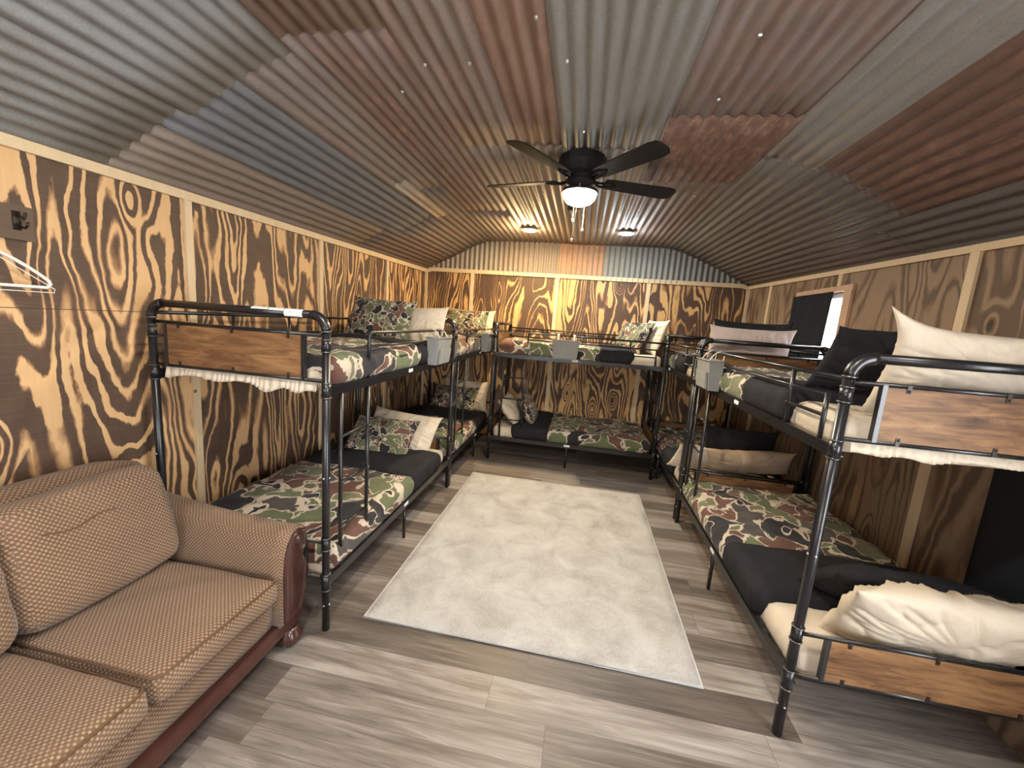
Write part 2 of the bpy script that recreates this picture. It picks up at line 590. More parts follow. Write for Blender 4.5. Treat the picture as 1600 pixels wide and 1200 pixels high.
def softbox(bm, a, b, rad, step=0.05, amp=0.0, freq=3.0, seed=0.0, crown=0.0, top_only=False, wr=0.0):
    """rounded, slightly lumpy padded block"""
    a, b = Vector(a), Vector(b)
    size = b-a
    n = [max(3, int(round(size[i]/step))) for i in range(3)]
    verts = {}

    def V(i, j, k):
        key = (i, j, k)
        if key not in verts:
            p = Vector((a.x+size.x*i/n[0], a.y+size.y*j/n[1], a.z+size.z*k/n[2]))
            # pull grid lines towards the edges so the rounding has vertices
            verts[key] = bm.verts.new(p)
        return verts[key]
    for i in range(n[0]):
        for j in range(n[1]):
            bm.faces.new((V(i, j, n[2]), V(i+1, j, n[2]), V(i+1, j+1, n[2]), V(i, j+1, n[2])))
            bm.faces.new((V(i, j, 0), V(i, j+1, 0), V(i+1, j+1, 0), V(i+1, j, 0)))
    for i in range(n[0]):
        for k in range(n[2]):
            bm.faces.new((V(i, 0, k), V(i+1, 0, k), V(i+1, 0, k+1), V(i, 0, k+1)))
            bm.faces.new((V(i, n[1], k), V(i, n[1], k+1), V(i+1, n[1], k+1), V(i+1, n[1], k)))
    for j in range(n[1]):
        for k in range(n[2]):
            bm.faces.new((V(0, j, k), V(0, j, k+1), V(0, j+1, k+1), V(0, j+1, k)))
            bm.faces.new((V(n[0], j, k), V(n[0], j+1, k), V(n[0], j+1, k+1), V(n[0], j, k+1)))
    rv = Vector((min(rad, size.x*0.499), min(rad, size.y*0.499), min(rad, size.z*0.499)))
    rr = min(rv)
    lo, hi = a+Vector((rr,)*3), b-Vector((rr,)*3)
    for v in verts.values():
        p = v.co
        c_ = Vector([min(max(p[i], lo[i]), hi[i]) for i in range(3)])
        d = p-c_
        if d.length > 1e-9:
            nrm = d.normalized()
            q = c_+nrm*rr
        else:
            q, nrm = p.copy(), Vector((0, 0, 1))
        if crown:
            fx = 1-((p.x-(a.x+b.x)/2)/(size.x/2))**2
            fy = 1-((p.y-(a.y+b.y)/2)/(size.y/2))**2
            if p.z > (a.z+b.z)/2:
                q.z += crown*max(0, fx)*max(0, fy)
        if amp:
            nv = Vector((p.x*freq+seed, p.y*freq+seed*1.7, p.z*freq-seed))
            h = mnoise.noise(nv)+0.5*mnoise.noise(nv*2.3)
            if wr:
                q_ = Vector((p.x*2.2+p.y*3.1+seed, p.y*6.5-p.x*2.0, p.z*2+seed))
                h += wr*max(0, 1-abs(mnoise.noise(q_))*3.0)**2+0.6*wr*max(0, 1-abs(mnoise.noise(q_*2.1))*3.0)**2
            if not (top_only and p.z < a.z+0.3*size.z):
                q += nrm*h*amp
        v.co = q
    bmesh.ops.recalc_face_normals(bm, faces=bm.faces)


def box_uv(o):
    """planar UVs in metres from each face's main direction"""
    me = o.data
    uvl = me.uv_layers.new(name='UVMap')
    for p in me.polygons:
        nx, ny, nz = [abs(c) for c in p.normal]
        for li in p.loop_indices:
            co = me.vertices[me.loops[li].vertex_index].co
            if nz >= nx and nz >= ny:
                uv = (co.x, co.y)
            elif nx >= ny:
                uv = (co.y, co.z)
            else:
                uv = (co.x, co.z)
            uvl.data[li].uv = uv


def copy_tree(o, parent=None):
    c = o.copy()
    COL.objects.link(c)
    c.parent = parent
    for ch in list(o.children):
        copy_tree(ch, c)
    return c


# ------------------------------------------------------------------ the room shell
bm = bmesh.new()
box(bm, (-0.1, YF-0.1, -0.08), (W+0.1, 0.1, 0))
structure(link('floor', bm, M['floor']))

SL, SR = 0.0169, 0.0234


def ztrim_l(y): return 2.324+SL*y


def ztrim_r(y): return 2.330+SR*y


bm = bmesh.new()
box(bm, (-0.1, YF-0.1, 0), (0, 0.1, 2.40))
structure(link('wall_left', bm, M['ply_left']))
bm = bmesh.new()
box(bm, (0, 0, 0), (W, 0.1, 2.95))
structure(link('wall_back', bm, M['ply_back']))
# right wall with the curtained window and, behind the camera, a second window
WIN = (-2.02, -1.30, 1.42, 2.14)
DOOR = (-6.05, -4.85, 0.0, 2.10)
bm = bmesh.new()


def wallx(y0, y1, z0, z1): box(bm, (W, y0, z0), (W+0.1, y1, z1))


wallx(WIN[1], 0.1, 0, 2.40)
wallx(DOOR[1], WIN[0], 0, 2.40)
wallx(YF-0.1, DOOR[0], 0, 2.40)
wallx(WIN[0], WIN[1], 0, WIN[2])
wallx(WIN[0], WIN[1], WIN[3], 2.40)
wallx(DOOR[0], DOOR[1], DOOR[3], 2.40)
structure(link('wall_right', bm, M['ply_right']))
FW = (1.05, 2.05, 0.95, 1.95)
bm = bmesh.new()
box(bm, (0, YF-0.1, 0), (FW[0], YF, 2.95))
box(bm, (FW[1], YF-0.1, 0), (W, YF, 2.95))
box(bm, (FW[0], YF-0.1, FW[3]), (FW[1], YF, 2.95))
box(bm, (FW[0], YF-0.1, 0), (FW[1], YF, FW[2]))
structure(link('wall_front', bm, M['ply_back']))
bm = bmesh.new()
for (a, b) in (((FW[0], FW[2]), (FW[0]+0.04, FW[3])), ((FW[1]-0.04, FW[2]), (FW[1], FW[3])), ((FW[0]+0.04, FW[2]), (FW[1]-0.04, FW[2]+0.04)), ((FW[0]+0.04, FW[3]-0.04), (FW[1]-0.04, FW[3]))):
    box(bm, (a[0], YF-0.08, a[1]), (b[0], YF-0.03, b[1]))
wf = structure(link('window_2', bm, M['white_plastic']))
bm = bmesh.new()
box(bm, (FW[0]+0.03, YF-0.056, FW[2]+0.03), (FW[1]-0.03, YF-0.052, FW[3]-0.03))
link('window_glass', bm, M['glass'], wf)
# glazed entrance door in the right wall, outside the picture
bm = bmesh.new()
box(bm, (W+0.03, DOOR[0], 0), (W+0.07, DOOR[0]+0.09, DOOR[3]))
box(bm, (W+0.03, DOOR[1]-0.09, 0), (W+0.07, DOOR[1], DOOR[3]))
box(bm, (W+0.03, DOOR[0]+0.09, 0), (W+0.07, DOOR[1]-0.09, 0.14))
box(bm, (W+0.03, DOOR[0]+0.09, DOOR[3]-0.09), (W+0.07, DOOR[1]-0.09, DOOR[3]))
dr = structure(link('door_1', bm, M['white_plastic']))
bm = bmesh.new()
box(bm, (W+0.048, DOOR[0]+0.08, 0.13), (W+0.053, DOOR[1]-0.08, DOOR[3]-0.08))
link('door_glass', bm, M['glass'], dr)


def window(name, wn_, t):
    bm = bmesh.new()
    y0, y1, z0, z1 = wn_
    for (a, b) in (((W+0.03, y0, z0), (W+0.08, y0+0.04, z1)), ((W+0.03, y1-0.04, z0), (W+0.08, y1, z1)),
                   ((W+0.03, y0+0.04, z0), (W+0.08, y1-0.04, z0+0.04)), ((W+0.03, y0+0.04, z1-0.04), (W+0.08, y1-0.04, z1))):
        box(bm, a, b)
    o = structure(link(name, bm, M['white_plastic']))
    bm = bmesh.new()
    box(bm, (W+0.052, y0+0.03, z0+0.03), (W+0.056, y1-0.03, z1-0.03))
    link('window_glass', bm, M['glass'], o)
    return o


window('window_1', WIN, 0)

# pine trim under the roof steel
tn = [0]


def trim(bm, mat='pine', name=None):
    tn[0] += 1
    return structure(link(name or 'trim_%d' % tn[0], bm, M[mat]))


def sloped_board(x0, x1, y0, y1, zf, h):
    bm = bmesh.new()
    vs = []
    for y in (y0, y1):
        for (x, dz) in ((x0, 0), (x1, 0), (x1, h), (x0, h)):
            vs.append(bm.verts.new((x, y, zf(y)+dz)))
    for q in ((0, 1, 2, 3), (7, 6, 5, 4), (0, 4, 5, 1), (1, 5, 6, 2), (2, 6, 7, 3), (3, 7, 4, 0)):
        bm.faces.new([vs[i] for i in q])
    bmesh.ops.recalc_face_normals(bm, faces=bm.faces)
    return bm


trim(sloped_board(0, 0.02, YF, -0.02, ztrim_l, 0.048), name='trim_left')
trim(sloped_board(W-0.02, W, YF, -0.02, ztrim_r, 0.048), name='trim_right')
bm = bmesh.new()
box(bm, (0.09, -0.022, 2.342), (W-0.09, 0, 2.395))
prism(bm, [(0.02, 2.318), (0.09, 2.342), (0.09, 2.395), (0.02, 2.366)], -0.022, 0, 'y')
prism(bm, [(W-0.02, 2.318), (W-0.02, 2.366), (W-0.09, 2.395), (W-0.09, 2.342)], -0.022, 0, 'y')
trim(bm, name='trim_back')
BW = 0.022
for yb in (-1.207, -2.427, -3.647, -4.867, -6.087):
    bm = bmesh.new()
    box(bm, (0, yb-BW, 0), (0.018, yb+BW, ztrim_l(yb)))
    trim(bm)
for yb in (-0.656, -3.096, -4.316):
    bm = bmesh.new()
    box(bm, (W-0.018, yb-BW-0.006, 0), (W, yb+BW+0.006, ztrim_r(yb)))
    trim(bm)
bm = bmesh.new()
box(bm, (W-0.018, -1.925-BW, 2.19), (W, -1.925+BW, ztrim_r(-1.9)))
trim(bm)
for xb in (0.706, 1.926, 3.146):
    bm = bmesh.new()
    box(bm, (xb-BW-0.004, -0.018, 0), (xb+BW+0.004, 0, 2.342))
    trim(bm)
for (x0, x1) in ((0, 0.03), (W-0.03, W)):
    bm = bmesh.new()
    box(bm, (x0, -0.03, 0), (x1, 0, 2.33))
    trim(bm)
# casing of the curtained window
bm = bmesh.new()
box(bm, (W-0.022, -2.125, 2.145), (W, -1.27, 2.19))
trim(bm, 'pine_weathered')
bm = bmesh.new()
box(bm, (W-0.022, -2.115, 1.35), (W, -2.022, 2.145))
trim(bm, 'pine_weathered')
bm = bmesh.new()
box(bm, (W, -2.022, 1.42), (W+0.05, -2.005, 2.14))
trim(bm, 'pine_weathered')
bm = bmesh.new()
box(bm, (W-0.022, -2.02, 1.35), (W, -1.27, 1.42))
trim(bm, 'pine_weathered')

# ------------------------------------------------------------------ roof: deck and corrugated sheets
PROF = [(0.0, 2.37), (0.32, 2.515), (0.64, 2.675), (0.80, 2.742), (0.95, 2.779), (1.12, 2.79), (3.25, 2.79), (3.40, 2.778), (3.53, 2.742), (3.72, 2.665), (4.06, 2.515), (W, 2.37)]
SEG = [0]
for (a, b) in zip(PROF, PROF[1:]):
    SEG.append(SEG[-1]+math.hypot(b[0]-a[0], b[1]-a[1]))
STOT = SEG[-1]


def prof_at(s):
    s = min(max(s, 0), STOT)
    for i in range(len(SEG)-1):
        if s <= SEG[i+1]+1e-9:
            t = (s-SEG[i])/(SEG[i+1]-SEG[i])
            a, b = Vector(PROF[i]), Vector(PROF[i+1])
            p = a.lerp(b, t)
            d = (b-a).normalized()
            return p, Vector((-d.y, d.x))
    return Vector(PROF[-1]), Vector((0, 1))


bm = bmesh.new()
poly = [(x, z+0.05) for x, z in PROF]+[(W+0.12, 2.40), (W+0.12, 3.05), (-0.12, 3.05), (-0.12, 2.40)]
prism(bm, poly, YF-0.1, 0.1, 'y')
ceil = structure(link('ceiling', bm, M['deck']))
PITCH_C = 0.0705


def sheet(s0, s1, y0, y1, drop, color, rust, amp=0.0085):
    bm = bmesh.new()
    ns = int((s1-s0)/PITCH_C*10)
    ny = max(2, int((y1-y0)/0.3))
    rows = []
    for j in range(ny+1):
        y = y0+(y1-y0)*j/ny
        row = []
        for i in range(ns+1):
            s = s0+(s1-s0)*i/ns
            p, nv = prof_at(s)
            q = p+nv*(amp*math.cos(2*PI*s/PITCH_C)+0.014-drop)
            # the eaves fall slightly towards the camera with the trim boards
            if q.x < 1.0:
                q.y += (ztrim_l(y)+0.034-2.371)*(1-max(0, q.x))**1.0
            elif q.x > W-1.0:
                q.y += (ztrim_r(y)+0.034-2.377)*(1-max(0, W-q.x))**1.0
            row.append(bm.verts.new((q.x, y, q.y)))
        rows.append(row)
    for A, B in zip(rows, rows[1:]):
        for i in range(ns):
            bm.faces.new((A[i], B[i], B[i+1], A[i+1]))
    o = link('corrugated_sheet', bm, M['corr'], ceil, True)
    o.color = tuple(color)+(rust,)
    sm = o.modifiers.new('thickness', 'SOLIDIFY')
    sm.thickness = 0.0012
    sm.offset = 1
    return o


P_ = PITCH_C
SLATE = (0.165, 0.170, 0.180)
GREY = (0.235, 0.228, 0.215)
PALE = (0.25, 0.238, 0.222)
WARM = (0.25, 0.205, 0.178)
PINK = (0.225, 0.178, 0.158)
RED = (0.165, 0.102, 0.082)
OR = (0.27, 0.172, 0.122)
D1, D2 = 0.0, 0.003
sheets = [
    # left slope, near end then far end
    (0, 7.2, YF, -4.06, 0.006, (0.25, 0.25, 0.24), 0.05), (7, 15.2, YF, -4.0, 0.009, (0.26, 0.265, 0.265), 0.08),
    (0, 5.2, -4.16, -1.9, D2, (0.26, 0.215, 0.18), 0.30), (5, 11.2, -4.16, -1.6, D1, SLATE, 0.05),
    (0, 6.2, -1.95, 0, D1, (0.19, 0.15, 0.125), 0.38), (6, 11.2, -1.65, 0, D2, (0.20, 0.165, 0.14), 0.35),
    (11, 16.2, -4.18, -2.3, D2, (0.23, 0.20, 0.18), 0.40), (11, 16.2, -2.35, 0, D1, (0.20, 0.165, 0.14), 0.35),
    # level middle
    (15, 22.2, YF, -4.1, 0.006, PINK, 0.42), (16, 22.2, -4.2, -1.5, D1, PINK, 0.50), (16, 22.2, -1.55, 0, D2, WARM, 0.35),
    (22, 27.2, YF, -3.05, D2, (0.25, 0.205, 0.18), 0.45), (27, 31.2, YF, -3.05, D1, OR, 0.50), (22, 31.2, -3.1, 0, D1, (0.25, 0.20, 0.165), 0.32),
    (31, 39.2, YF, -3.0, D2, PALE, 0.22), (31, 40.2, -3.05, 0, D2, (0.26, 0.225, 0.195), 0.22),
    (39, 48.2, YF, -3.35, D1, (0.27, 0.24, 0.22), 0.52), (39, 48.2, -3.4, -2.45, D2, (0.27, 0.165, 0.125), 0.85),
    (40, 48.2, -2.5, 0, D1, (0.22, 0.175, 0.15), 0.42),
    # right slope
    (48, 52.2, YF, -2.9, D2, (0.29, 0.28, 0.265), 0.10), (48, 52.2, -2.95, 0, D2, (0.20, 0.185, 0.165), 0.2),
    (52, 60.2, YF, -2.98, D1, RED, 0.45), (52, 60.2, -3.03, 0, D1, (0.16, 0.145, 0.13), 0.18),
    (60, STOT/P_, YF, -2.7, D2, (0.15, 0.14, 0.14), 0.15), (60, STOT/P_, -2.75, 0, D2, (0.155, 0.13, 0.12), 0.32),
]
for (a, b, y0, y1, d, c, ru) in sheets:
    sheet(a*P_, min(b*P_, STOT), y0, y1, d, c, ru)
# a loose pale strip tucked over the left slope
o = sheet(11.6*P_, 13.4*P_, -2.55, -1.55, 0.007, (0.40, 0.33, 0.255), 0.2)
# screws
for (x, y) in ((2.234, -3.278), (2.166, -3.895), (2.848, -3.588), (2.86, -4.005), (2.067, -4.142), (1.75, -3.9), (1.55, -3.9), (1.35, -3.7), (2.4, -1.0), (1.2, -2.6), (1.9, -2.2), (3.1, -2.2)):
    bm = bmesh.new()
    lathe(bm, [(0.0, -0.006), (0.006, -0.005), (0.009, 0.0), (0.009, 0.004)], (x, y, 2.783), 8)
    link('roofing_screw', bm, M['bolt'], ceil)

# gable above the back trim: upright corrugated sheets


def gable(x0, x1, color, rust, d):
    bm = bmesh.new()
    ns = int((x1-x0)/P_*10)
    prev = None
    for i in range(ns+1):
        x = x0+(x1-x0)*i/ns
        y = -0.012-d+0.008*math.cos(2*PI*x/P_)
        # roof height here
        z1 = 2.37
        for (a, b) in zip(PROF, PROF[1:]):
            if a[0] <= x <= b[0]:
                z1 = a[1]+(b[1]-a[1])*(x-a[0])/(b[0]-a[0])
        cur = (bm.verts.new((x, y, 2.34)), bm.verts.new((x, y, max(z1+0.03, 2.345))))
        if prev:
            bm.faces.new((prev[0], cur[0], cur[1], prev[1]))
        prev = cur
    o = link('corrugated_sheet', bm, M['corr'], bpy.data.objects['wall_back'], True)
    o.color = tuple(color)+(rust,)


gable(0.02, 1.12, (0.27, 0.235, 0.20), 0.15, 0)
gable(1.09, 1.92, (0.26, 0.215, 0.175), 0.30, 0.003)
gable(1.90, 2.56, (0.40, 0.25, 0.165), 0.35, 0)
gable(2.53, 3.45, (0.215, 0.225, 0.215), 0.05, 0.003)
gable(3.42, W-0.02, (0.20, 0.20, 0.19), 0.05, 0)

# ------------------------------------------------------------------ rug
bm = bmesh.new()
RX0, RX1, RY0, RY1 = 1.288, 3.086, -3.865, -1.570
softbox(bm, (RX0, RY0, 0.001), (RX1, RY1, 0.016), 0.006, 0.06, 0.0)
rug = link('area_rug', bm, M['rug'], None, True)
tag(rug, 'pale grey low pile area rug lying on the plank floor between the bunk beds', 'rug')
bm = bmesh.new()
tube(bm, [(RX0, RY0, 0.008), (RX1, RY0, 0.008), (RX1, RY1, 0.008), (RX0, RY1, 0.008)], 0.008, 8, True)
link('bound_edge', bm, M['rug_edge'], rug, True)

# ------------------------------------------------------------------ bunk bed (local: x from wall to aisle, y from ladder end to head)
BL, BWD, BH = 1.96, 1.0, 1.67
PR = 0.0195
UP, LO = 1.30, 0.275    # rail centres


def make_bunk():
    root = empty('bunk_bed')
    k = M['black_metal']
    # posts with bends, paired by the top tube
    for y in (0, BL):
        for x in (0, BWD):
            s = 1 if x == 0 else -1
            bm = bmesh.new()
            tube(bm, [(x, y, 0), (x, y, BH-0.075)], PR, 14)
            post = link('post', bm, k, root, True)
            bm = bmesh.new()
            pts = arc((x+s*0.075, y, BH-0.075), (-s, 0, 0), (0, 0, 1), 0.075, 7)
            tube(bm, pts, PR*1.18, 14)
            link('elbow', bm, k, post, True)
            for (z0, z1) in ((0.235, 0.325), (0.465, 0.53), (1.272, 1.345), (1.497, 1.556)):
                bm = bmesh.new()
                tube(bm, [(x, y, z0), (x, y, z1)], PR*1.14, 14)
                link('pipe_sleeve', bm, k, post, True)
                for z in (z0, z1):
                    bm = bmesh.new()
                    lathe(bm, [(PR*1.12, z-0.003), (PR*1.28, z-0.002), (PR*1.28, z+0.002), (PR*1.12, z+0.003)], (x, y, 0), 16)
                    link('sleeve_ring', bm, M['ring'], post, True)
            bm = bmesh.new()
            lathe(bm, [(PR*1.12, BH-0.08), (PR*1.32, BH-0.078), (PR*1.32, BH-0.072), (PR*1.12, BH-0.07)], (x, y, 0), 16)
            link('sleeve_ring', bm, M['ring'], post, True)
            sx = 1 if x else -1
            for (dx, dy, z) in ((0, -1 if y == 0 else 1, 0.15), (0, -1 if y == 0 else 1, 0.86), (sx, 0, 0.15), (sx, 0, 0.86)):
                bm = bmesh.new()
                bmesh.ops.create_icosphere(bm, subdivisions=1, radius=0.006, matrix=Matrix.Translation((x+dx*PR, y+dy*PR, z)))
                link('bolt_head', bm, M['bolt'], post, True)
        bm = bmesh.new()
        tube(bm, [(0.07, y, BH), (BWD-0.07, y, BH)], PR, 14)
        link('top_tube', bm, k, root, True)
    # end panels
    for y in (0, BL):
        so = -1 if y == 0 else 1
        for (z0, z1) in ((0.300, 0.500), (1.352, 1.575)):
            pn = empty('end_panel')
            pn.parent = root
            bm = bmesh.new()
            box(bm, (0.100, y-0.007, z0+0.008), (0.872, y+0.007, z1-0.008))
            link('wood_panel', bm, M['panel'], pn)
            for z in (z0, z1):
                bm = bmesh.new()
                tube(bm, [(0, y, z), (BWD, y, z)], 0.009, 8)
                link('cross_bar', bm, k, pn, True)
            for x in (0.092, 0.880):
                bm = bmesh.new()
                box(bm, (x-0.008, y-0.012, z0), (x+0.008, y+0.012, z1))
                link('side_bar', bm, k, pn)
            for x in (0.17, 0.486, 0.80):
                for z, sg in ((z0, 1), (z1, -1)):
                    bm = bmesh.new()
                    box(bm, (x-0.007, y-0.010, z-0.006 if sg > 0 else z-0.026), (x+0.007, y+0.010, z+0.026 if sg > 0 else z+0.006))
                    bmesh.ops.create_icosphere(bm, subdivisions=1, radius=0.005, matrix=Matrix.Translation((x, y+so*0.011, z+sg*0.017)))
                    link('panel_clip', bm, M['iron'], pn)
    # long rails
    for z in (LO, UP):
        for x in (0, BWD):
            s = 1 if x == 0 else -1
            bm = bmesh.new()
            box(bm, (x-0.012, 0.01, z-0.024), (x+0.012, BL-0.01, z+0.024))
            box(bm, (x, 0.01, z-0.024) if s > 0 else (x-0.04, 0.01, z-0.024), (x+0.04, BL-0.01, z-0.020) if s > 0 else (x, BL-0.01, z-0.020))
            rl = link('side_rail', bm, k, root)
            if x == BWD:
                bm = bmesh.new()
                box(bm, (x+0.0125, 0.925, z-0.006), (x+0.0135, 0.995, z+0.018))
                link('paper_label', bm, M['white_label'], rl)
        for i in range(11):
            y = 0.10+i*0.176
            bm = bmesh.new()
            box(bm, (0.012, y-0.012, z-0.018), (BWD-0.012, y+0.012, z-0.006))
            link('slat', bm, k, root)
    # little middle legs
    for x in (0, BWD):
        bm = bmesh.new()
        tube(bm, [(x, 0.96, 0), (x, 0.96, LO)], 0.012, 10)
        lg = link('middle_leg', bm, k, root, True)
        bm = bmesh.new()
        bmesh.ops.create_icosphere(bm, subdivisions=1, radius=0.006, matrix=Matrix.Translation((x+(0.013 if x else -0.013), 0.96, LO-0.11)))
        link('bolt_head', bm, M['bolt'], lg)
    # guard rails
    gz = (1.585, 1.505, 1.42)
    bm = bmesh.new()
    g0 = 0.395
    rb = 0.035
    pts = [(BWD, g0, UP)]+[(BWD, g0, gz[0]-rb)]+[tuple(p) for p in arc((BWD, g0+rb, gz[0]-rb), (0, -1, 0), (0, 0, 1), rb, 5)][1:]+[(BWD, BL, gz[0])]
    tube(bm, pts, 0.0105, 8)
    for z in gz[1:]:
        tube(bm, [(BWD, g0, z), (BWD, 1.85, z)], 0.008, 8)
    tube(bm, [(BWD, 1.56, gz[0]), (BWD, 1.56, UP)], 0.010, 8)
    tube(bm, [(BWD, 1.85, gz[1]+0.01), (BWD, 1.85, UP)], 0.010, 8)
    link('guard_rail', bm, k, root, True)
    bm = bmesh.new()
    for z in (1.62, 1.50, 1.41):
        tube(bm, [(0, 0, z), (0, BL, z)], 0.010 if z > 1.6 else 0.008, 8)
    for y in (0.5, 1.0, 1.5):
        tube(bm, [(0, y, 1.62), (0, y, UP)], 0.008, 8)
    link('guard_rail', bm, k, root, True)
    # ladder
    bm = bmesh.new()
    for y in (0.125, g0):
        tube(bm, [(BWD, y, LO-0.02), (BWD, y, UP)], 0.0115, 10)
    ld = link('ladder', bm, k, root, True)
    for z in (0.52, 0.78, 1.04):
        bm = bmesh.new()
        tube(bm, [(BWD, 0.125, z), (BWD, g0, z)], 0.009, 8)
        rg_ = link('rung', bm, k, ld, True)
        bm = bmesh.new()
        bmesh.ops.create_icosphere(bm, subdivisions=1, radius=0.005, matrix=Matrix.Translation((BWD+0.012, g0, z)))
        link('bolt_head', bm, M['bolt'], rg_)
    return root


XA, YA, YB = 0.135, -3.985, -1.988
XC, YC = 1.322, -1.030
XE, YE, YD = 3.354, -2.060, -0.030
BEDS = {   # name: (location of the local origin, rotation about z)
    'A': ((XA, YA, 0), 0), 'B': ((XA, YB, 0), 0),
    'C': ((XC, YC+BWD, 0), -PI/2),
    'D': ((XE+BWD, YD, 0), PI), 'E': ((XE+BWD, YE, 0), PI)}
BLAB = {
    'A': 'black pipe bunk bed nearest the sofa, long white sticker on its top tube',
    'B': 'black pipe bunk bed on the left wall filling the back left corner',
    'C': 'black pipe bunk bed standing lengthwise along the back wall',
    'D': 'black pipe bunk bed under the curtained window in the back right corner',
    'E': 'black pipe bunk bed on the right wall nearest the camera'}
bunk = make_bunk()
for i, kx in enumerate('ABCDE'):
    o = bunk if i == 0 else copy_tree(bunk)
    o.location, o.rotation_euler = BEDS[kx][0], (0, 0, BEDS[kx][1])
    tag(o, BLAB[kx], 'bunk bed', 'black pipe bunk beds round the room')
# long white sticker on the foot tube of the bunk by the sofa
bm = bmesh.new()


def wrap(x0, x1, a0, a1):
    n = 8
    rows = []
    for x in (x0, x1):
        rows.append([bm.verts.new((x, -math.cos(a0+(a1-a0)*i/n)*(PR+0.001), BH+math.sin(a0+(a1-a0)*i/n)*(PR+0.001))) for i in range(n+1)])
    for i in range(n):
        bm.faces.new((rows[0][i], rows[1][i], rows[1][i+1], rows[0][i+1]))


wrap(0.605, 0.700, 0.45, 1.5)
wrap(0.703, 0.785, 0.40, 1.5)
wrap(0.788, 0.885, -0.9, 1.5)
st = link('white_sticker', bm, M['white_label'], bunk, True)
bm = bmesh.new()
for i in range(5):
    x = 0.815+i*0.006
    box(bm, (x, -PR-0.0018, BH+0.004), (x+0.004, -PR-0.0012, BH+0.007))
link('printed_line', bm, M['grey_ink'], st)


def bed_matrix(kx):
    loc, rz = BEDS[kx]
    return Matrix.Translation(loc) @ Matrix.Rotation(rz, 4, 'Z')


# ------------------------------------------------------------------ mattresses and bedspreads
def place(o, kx):
    loc, rz = BEDS[kx]
    o.location, o.rotation_euler = loc, (0, 0, rz)


def mattress(kx, z, label, group, seed):
    bm = bmesh.new()
    softbox(bm, (0.03, 0.035, z+0.002), (BWD-0.03, BL-0.035, z+0.155), 0.05, 0.05, 0.006, 7, seed)
    o = link('mattress', bm, M['cream'], None, True)
    place(o, kx)
    tag(o, label, 'mattress', group)
    return o


def ruffle(parent, y, z, s, zl, k=1.0):
    """elastic hem of the fitted sheet hanging below the end panel"""
    bm = bmesh.new()
    n = 160
    rows = []
    for j in range(4):
        row = []
        for i in range(n+1):
            x = 0.06+0.88*i/n
            sag = k*0.016*(0.5+0.5*math.sin(x*21))+k*(0.030*math.exp(-((x-0.83)/0.045)**2)+0.026*math.exp(-((x-0.66)/0.06)**2)+0.012*math.exp(-((x-0.08)/0.02)**2))
            t = j/3
            yy = y+s*(0.012+0.005*math.sin(x*190+math.sin(x*31)*3)*(0.3+0.7*t)+0.01*t)
            row.append(bm.verts.new((x, yy, z+0.065-t*(0.034+zl+sag))))
        rows.append(row)
    for A, B in zip(rows, rows[1:]):
        for i in range(n):
            bm.faces.new((A[i], A[i+1], B[i+1], B[i]))
    o = link('gathered_hem', bm, M['cream'], parent, True)
    sm = o.modifiers.new('thick', 'SOLIDIFY')
    sm.thickness = 0.004


def spread(kx, z, y0, y1, f0, f1, label, group, seed, top=0.19):
    """camouflage comforter with its black lining folded back over the top"""
    bm = bmesh.new()
    softbox(bm, (-0.012, y0, z+0.030), (BWD+0.012, y1, z+top), 0.06, 0.022, 0.016, 4.2, seed, 0.02, True, 0.7)
    o = link('comforter', bm, M['camo'], None, True)
    place(o, kx)
    tag(o, label, 'comforter', group)
    bm = bmesh.new()
    softbox(bm, (-0.020, f0, z+0.028), (BWD+0.020, f1, z+top+0.012), 0.065, 0.025, 0.014, 3.8, seed+5, 0.022, True, 0.4)
    fo = link('folded_lining', bm, M['black_cloth'], o, True)
    fo['label'] = 'black lining folded back'
    return o


ZU, ZL = UP-0.02, LO-0.02
where = {'A': 'bunk by the sofa', 'B': 'bunk in the back left corner', 'C': 'bunk along the back wall', 'D': 'bunk under the window', 'E': 'near right bunk'}
bands = {('A', 1): (0.045, 1.16, 1.12, 1.50), ('A', 0): (0.045, 1.12, 1.08, 1.72), ('B', 1): (0.045, 1.16, 1.12, 1.45), ('B', 0): (0.045, 1.0, 0.96, 1.55),
         ('C', 1): (0.045, 1.26, 1.22, 1.61), ('C', 0): (0.70, 1.915, 0.27, 0.74), ('D', 1): (0.045, 1.20, 1.16, 1.55), ('D', 0): (0.045, 1.2, 1.1, 1.6),
         ('E', 1): (0.045, 1.05, 1.01, 1.56), ('E', 0): (0.045, 1.18, 1.10, 1.62)}
for n_, kx in enumerate('ABCDE'):
    for up in (1, 0):
        z = ZU if up else ZL
        lv = 'top' if up else 'lower'
        mt = mattress(kx, z, 'cream sheeted mattress, %s berth, %s' % (lv, where[kx]), 'cream sheeted mattresses', n_*3.3+up)
        if up and kx in 'A':
            ruffle(mt, 0.03, z, -1, 0.005)
        if up and kx in 'E':
            ruffle(mt, BL-0.03, z, 1, 0.004, 0.45)
        y0, y1, f0, f1 = bands[(kx, up)]
        spread(kx, z, y0, y1, f0, f1, 'camouflage comforter, %s berth, %s' % (lv, where[kx]), 'camouflage comforters', n_*7.1+up*2.3+1)

# ------------------------------------------------------------------ pillows


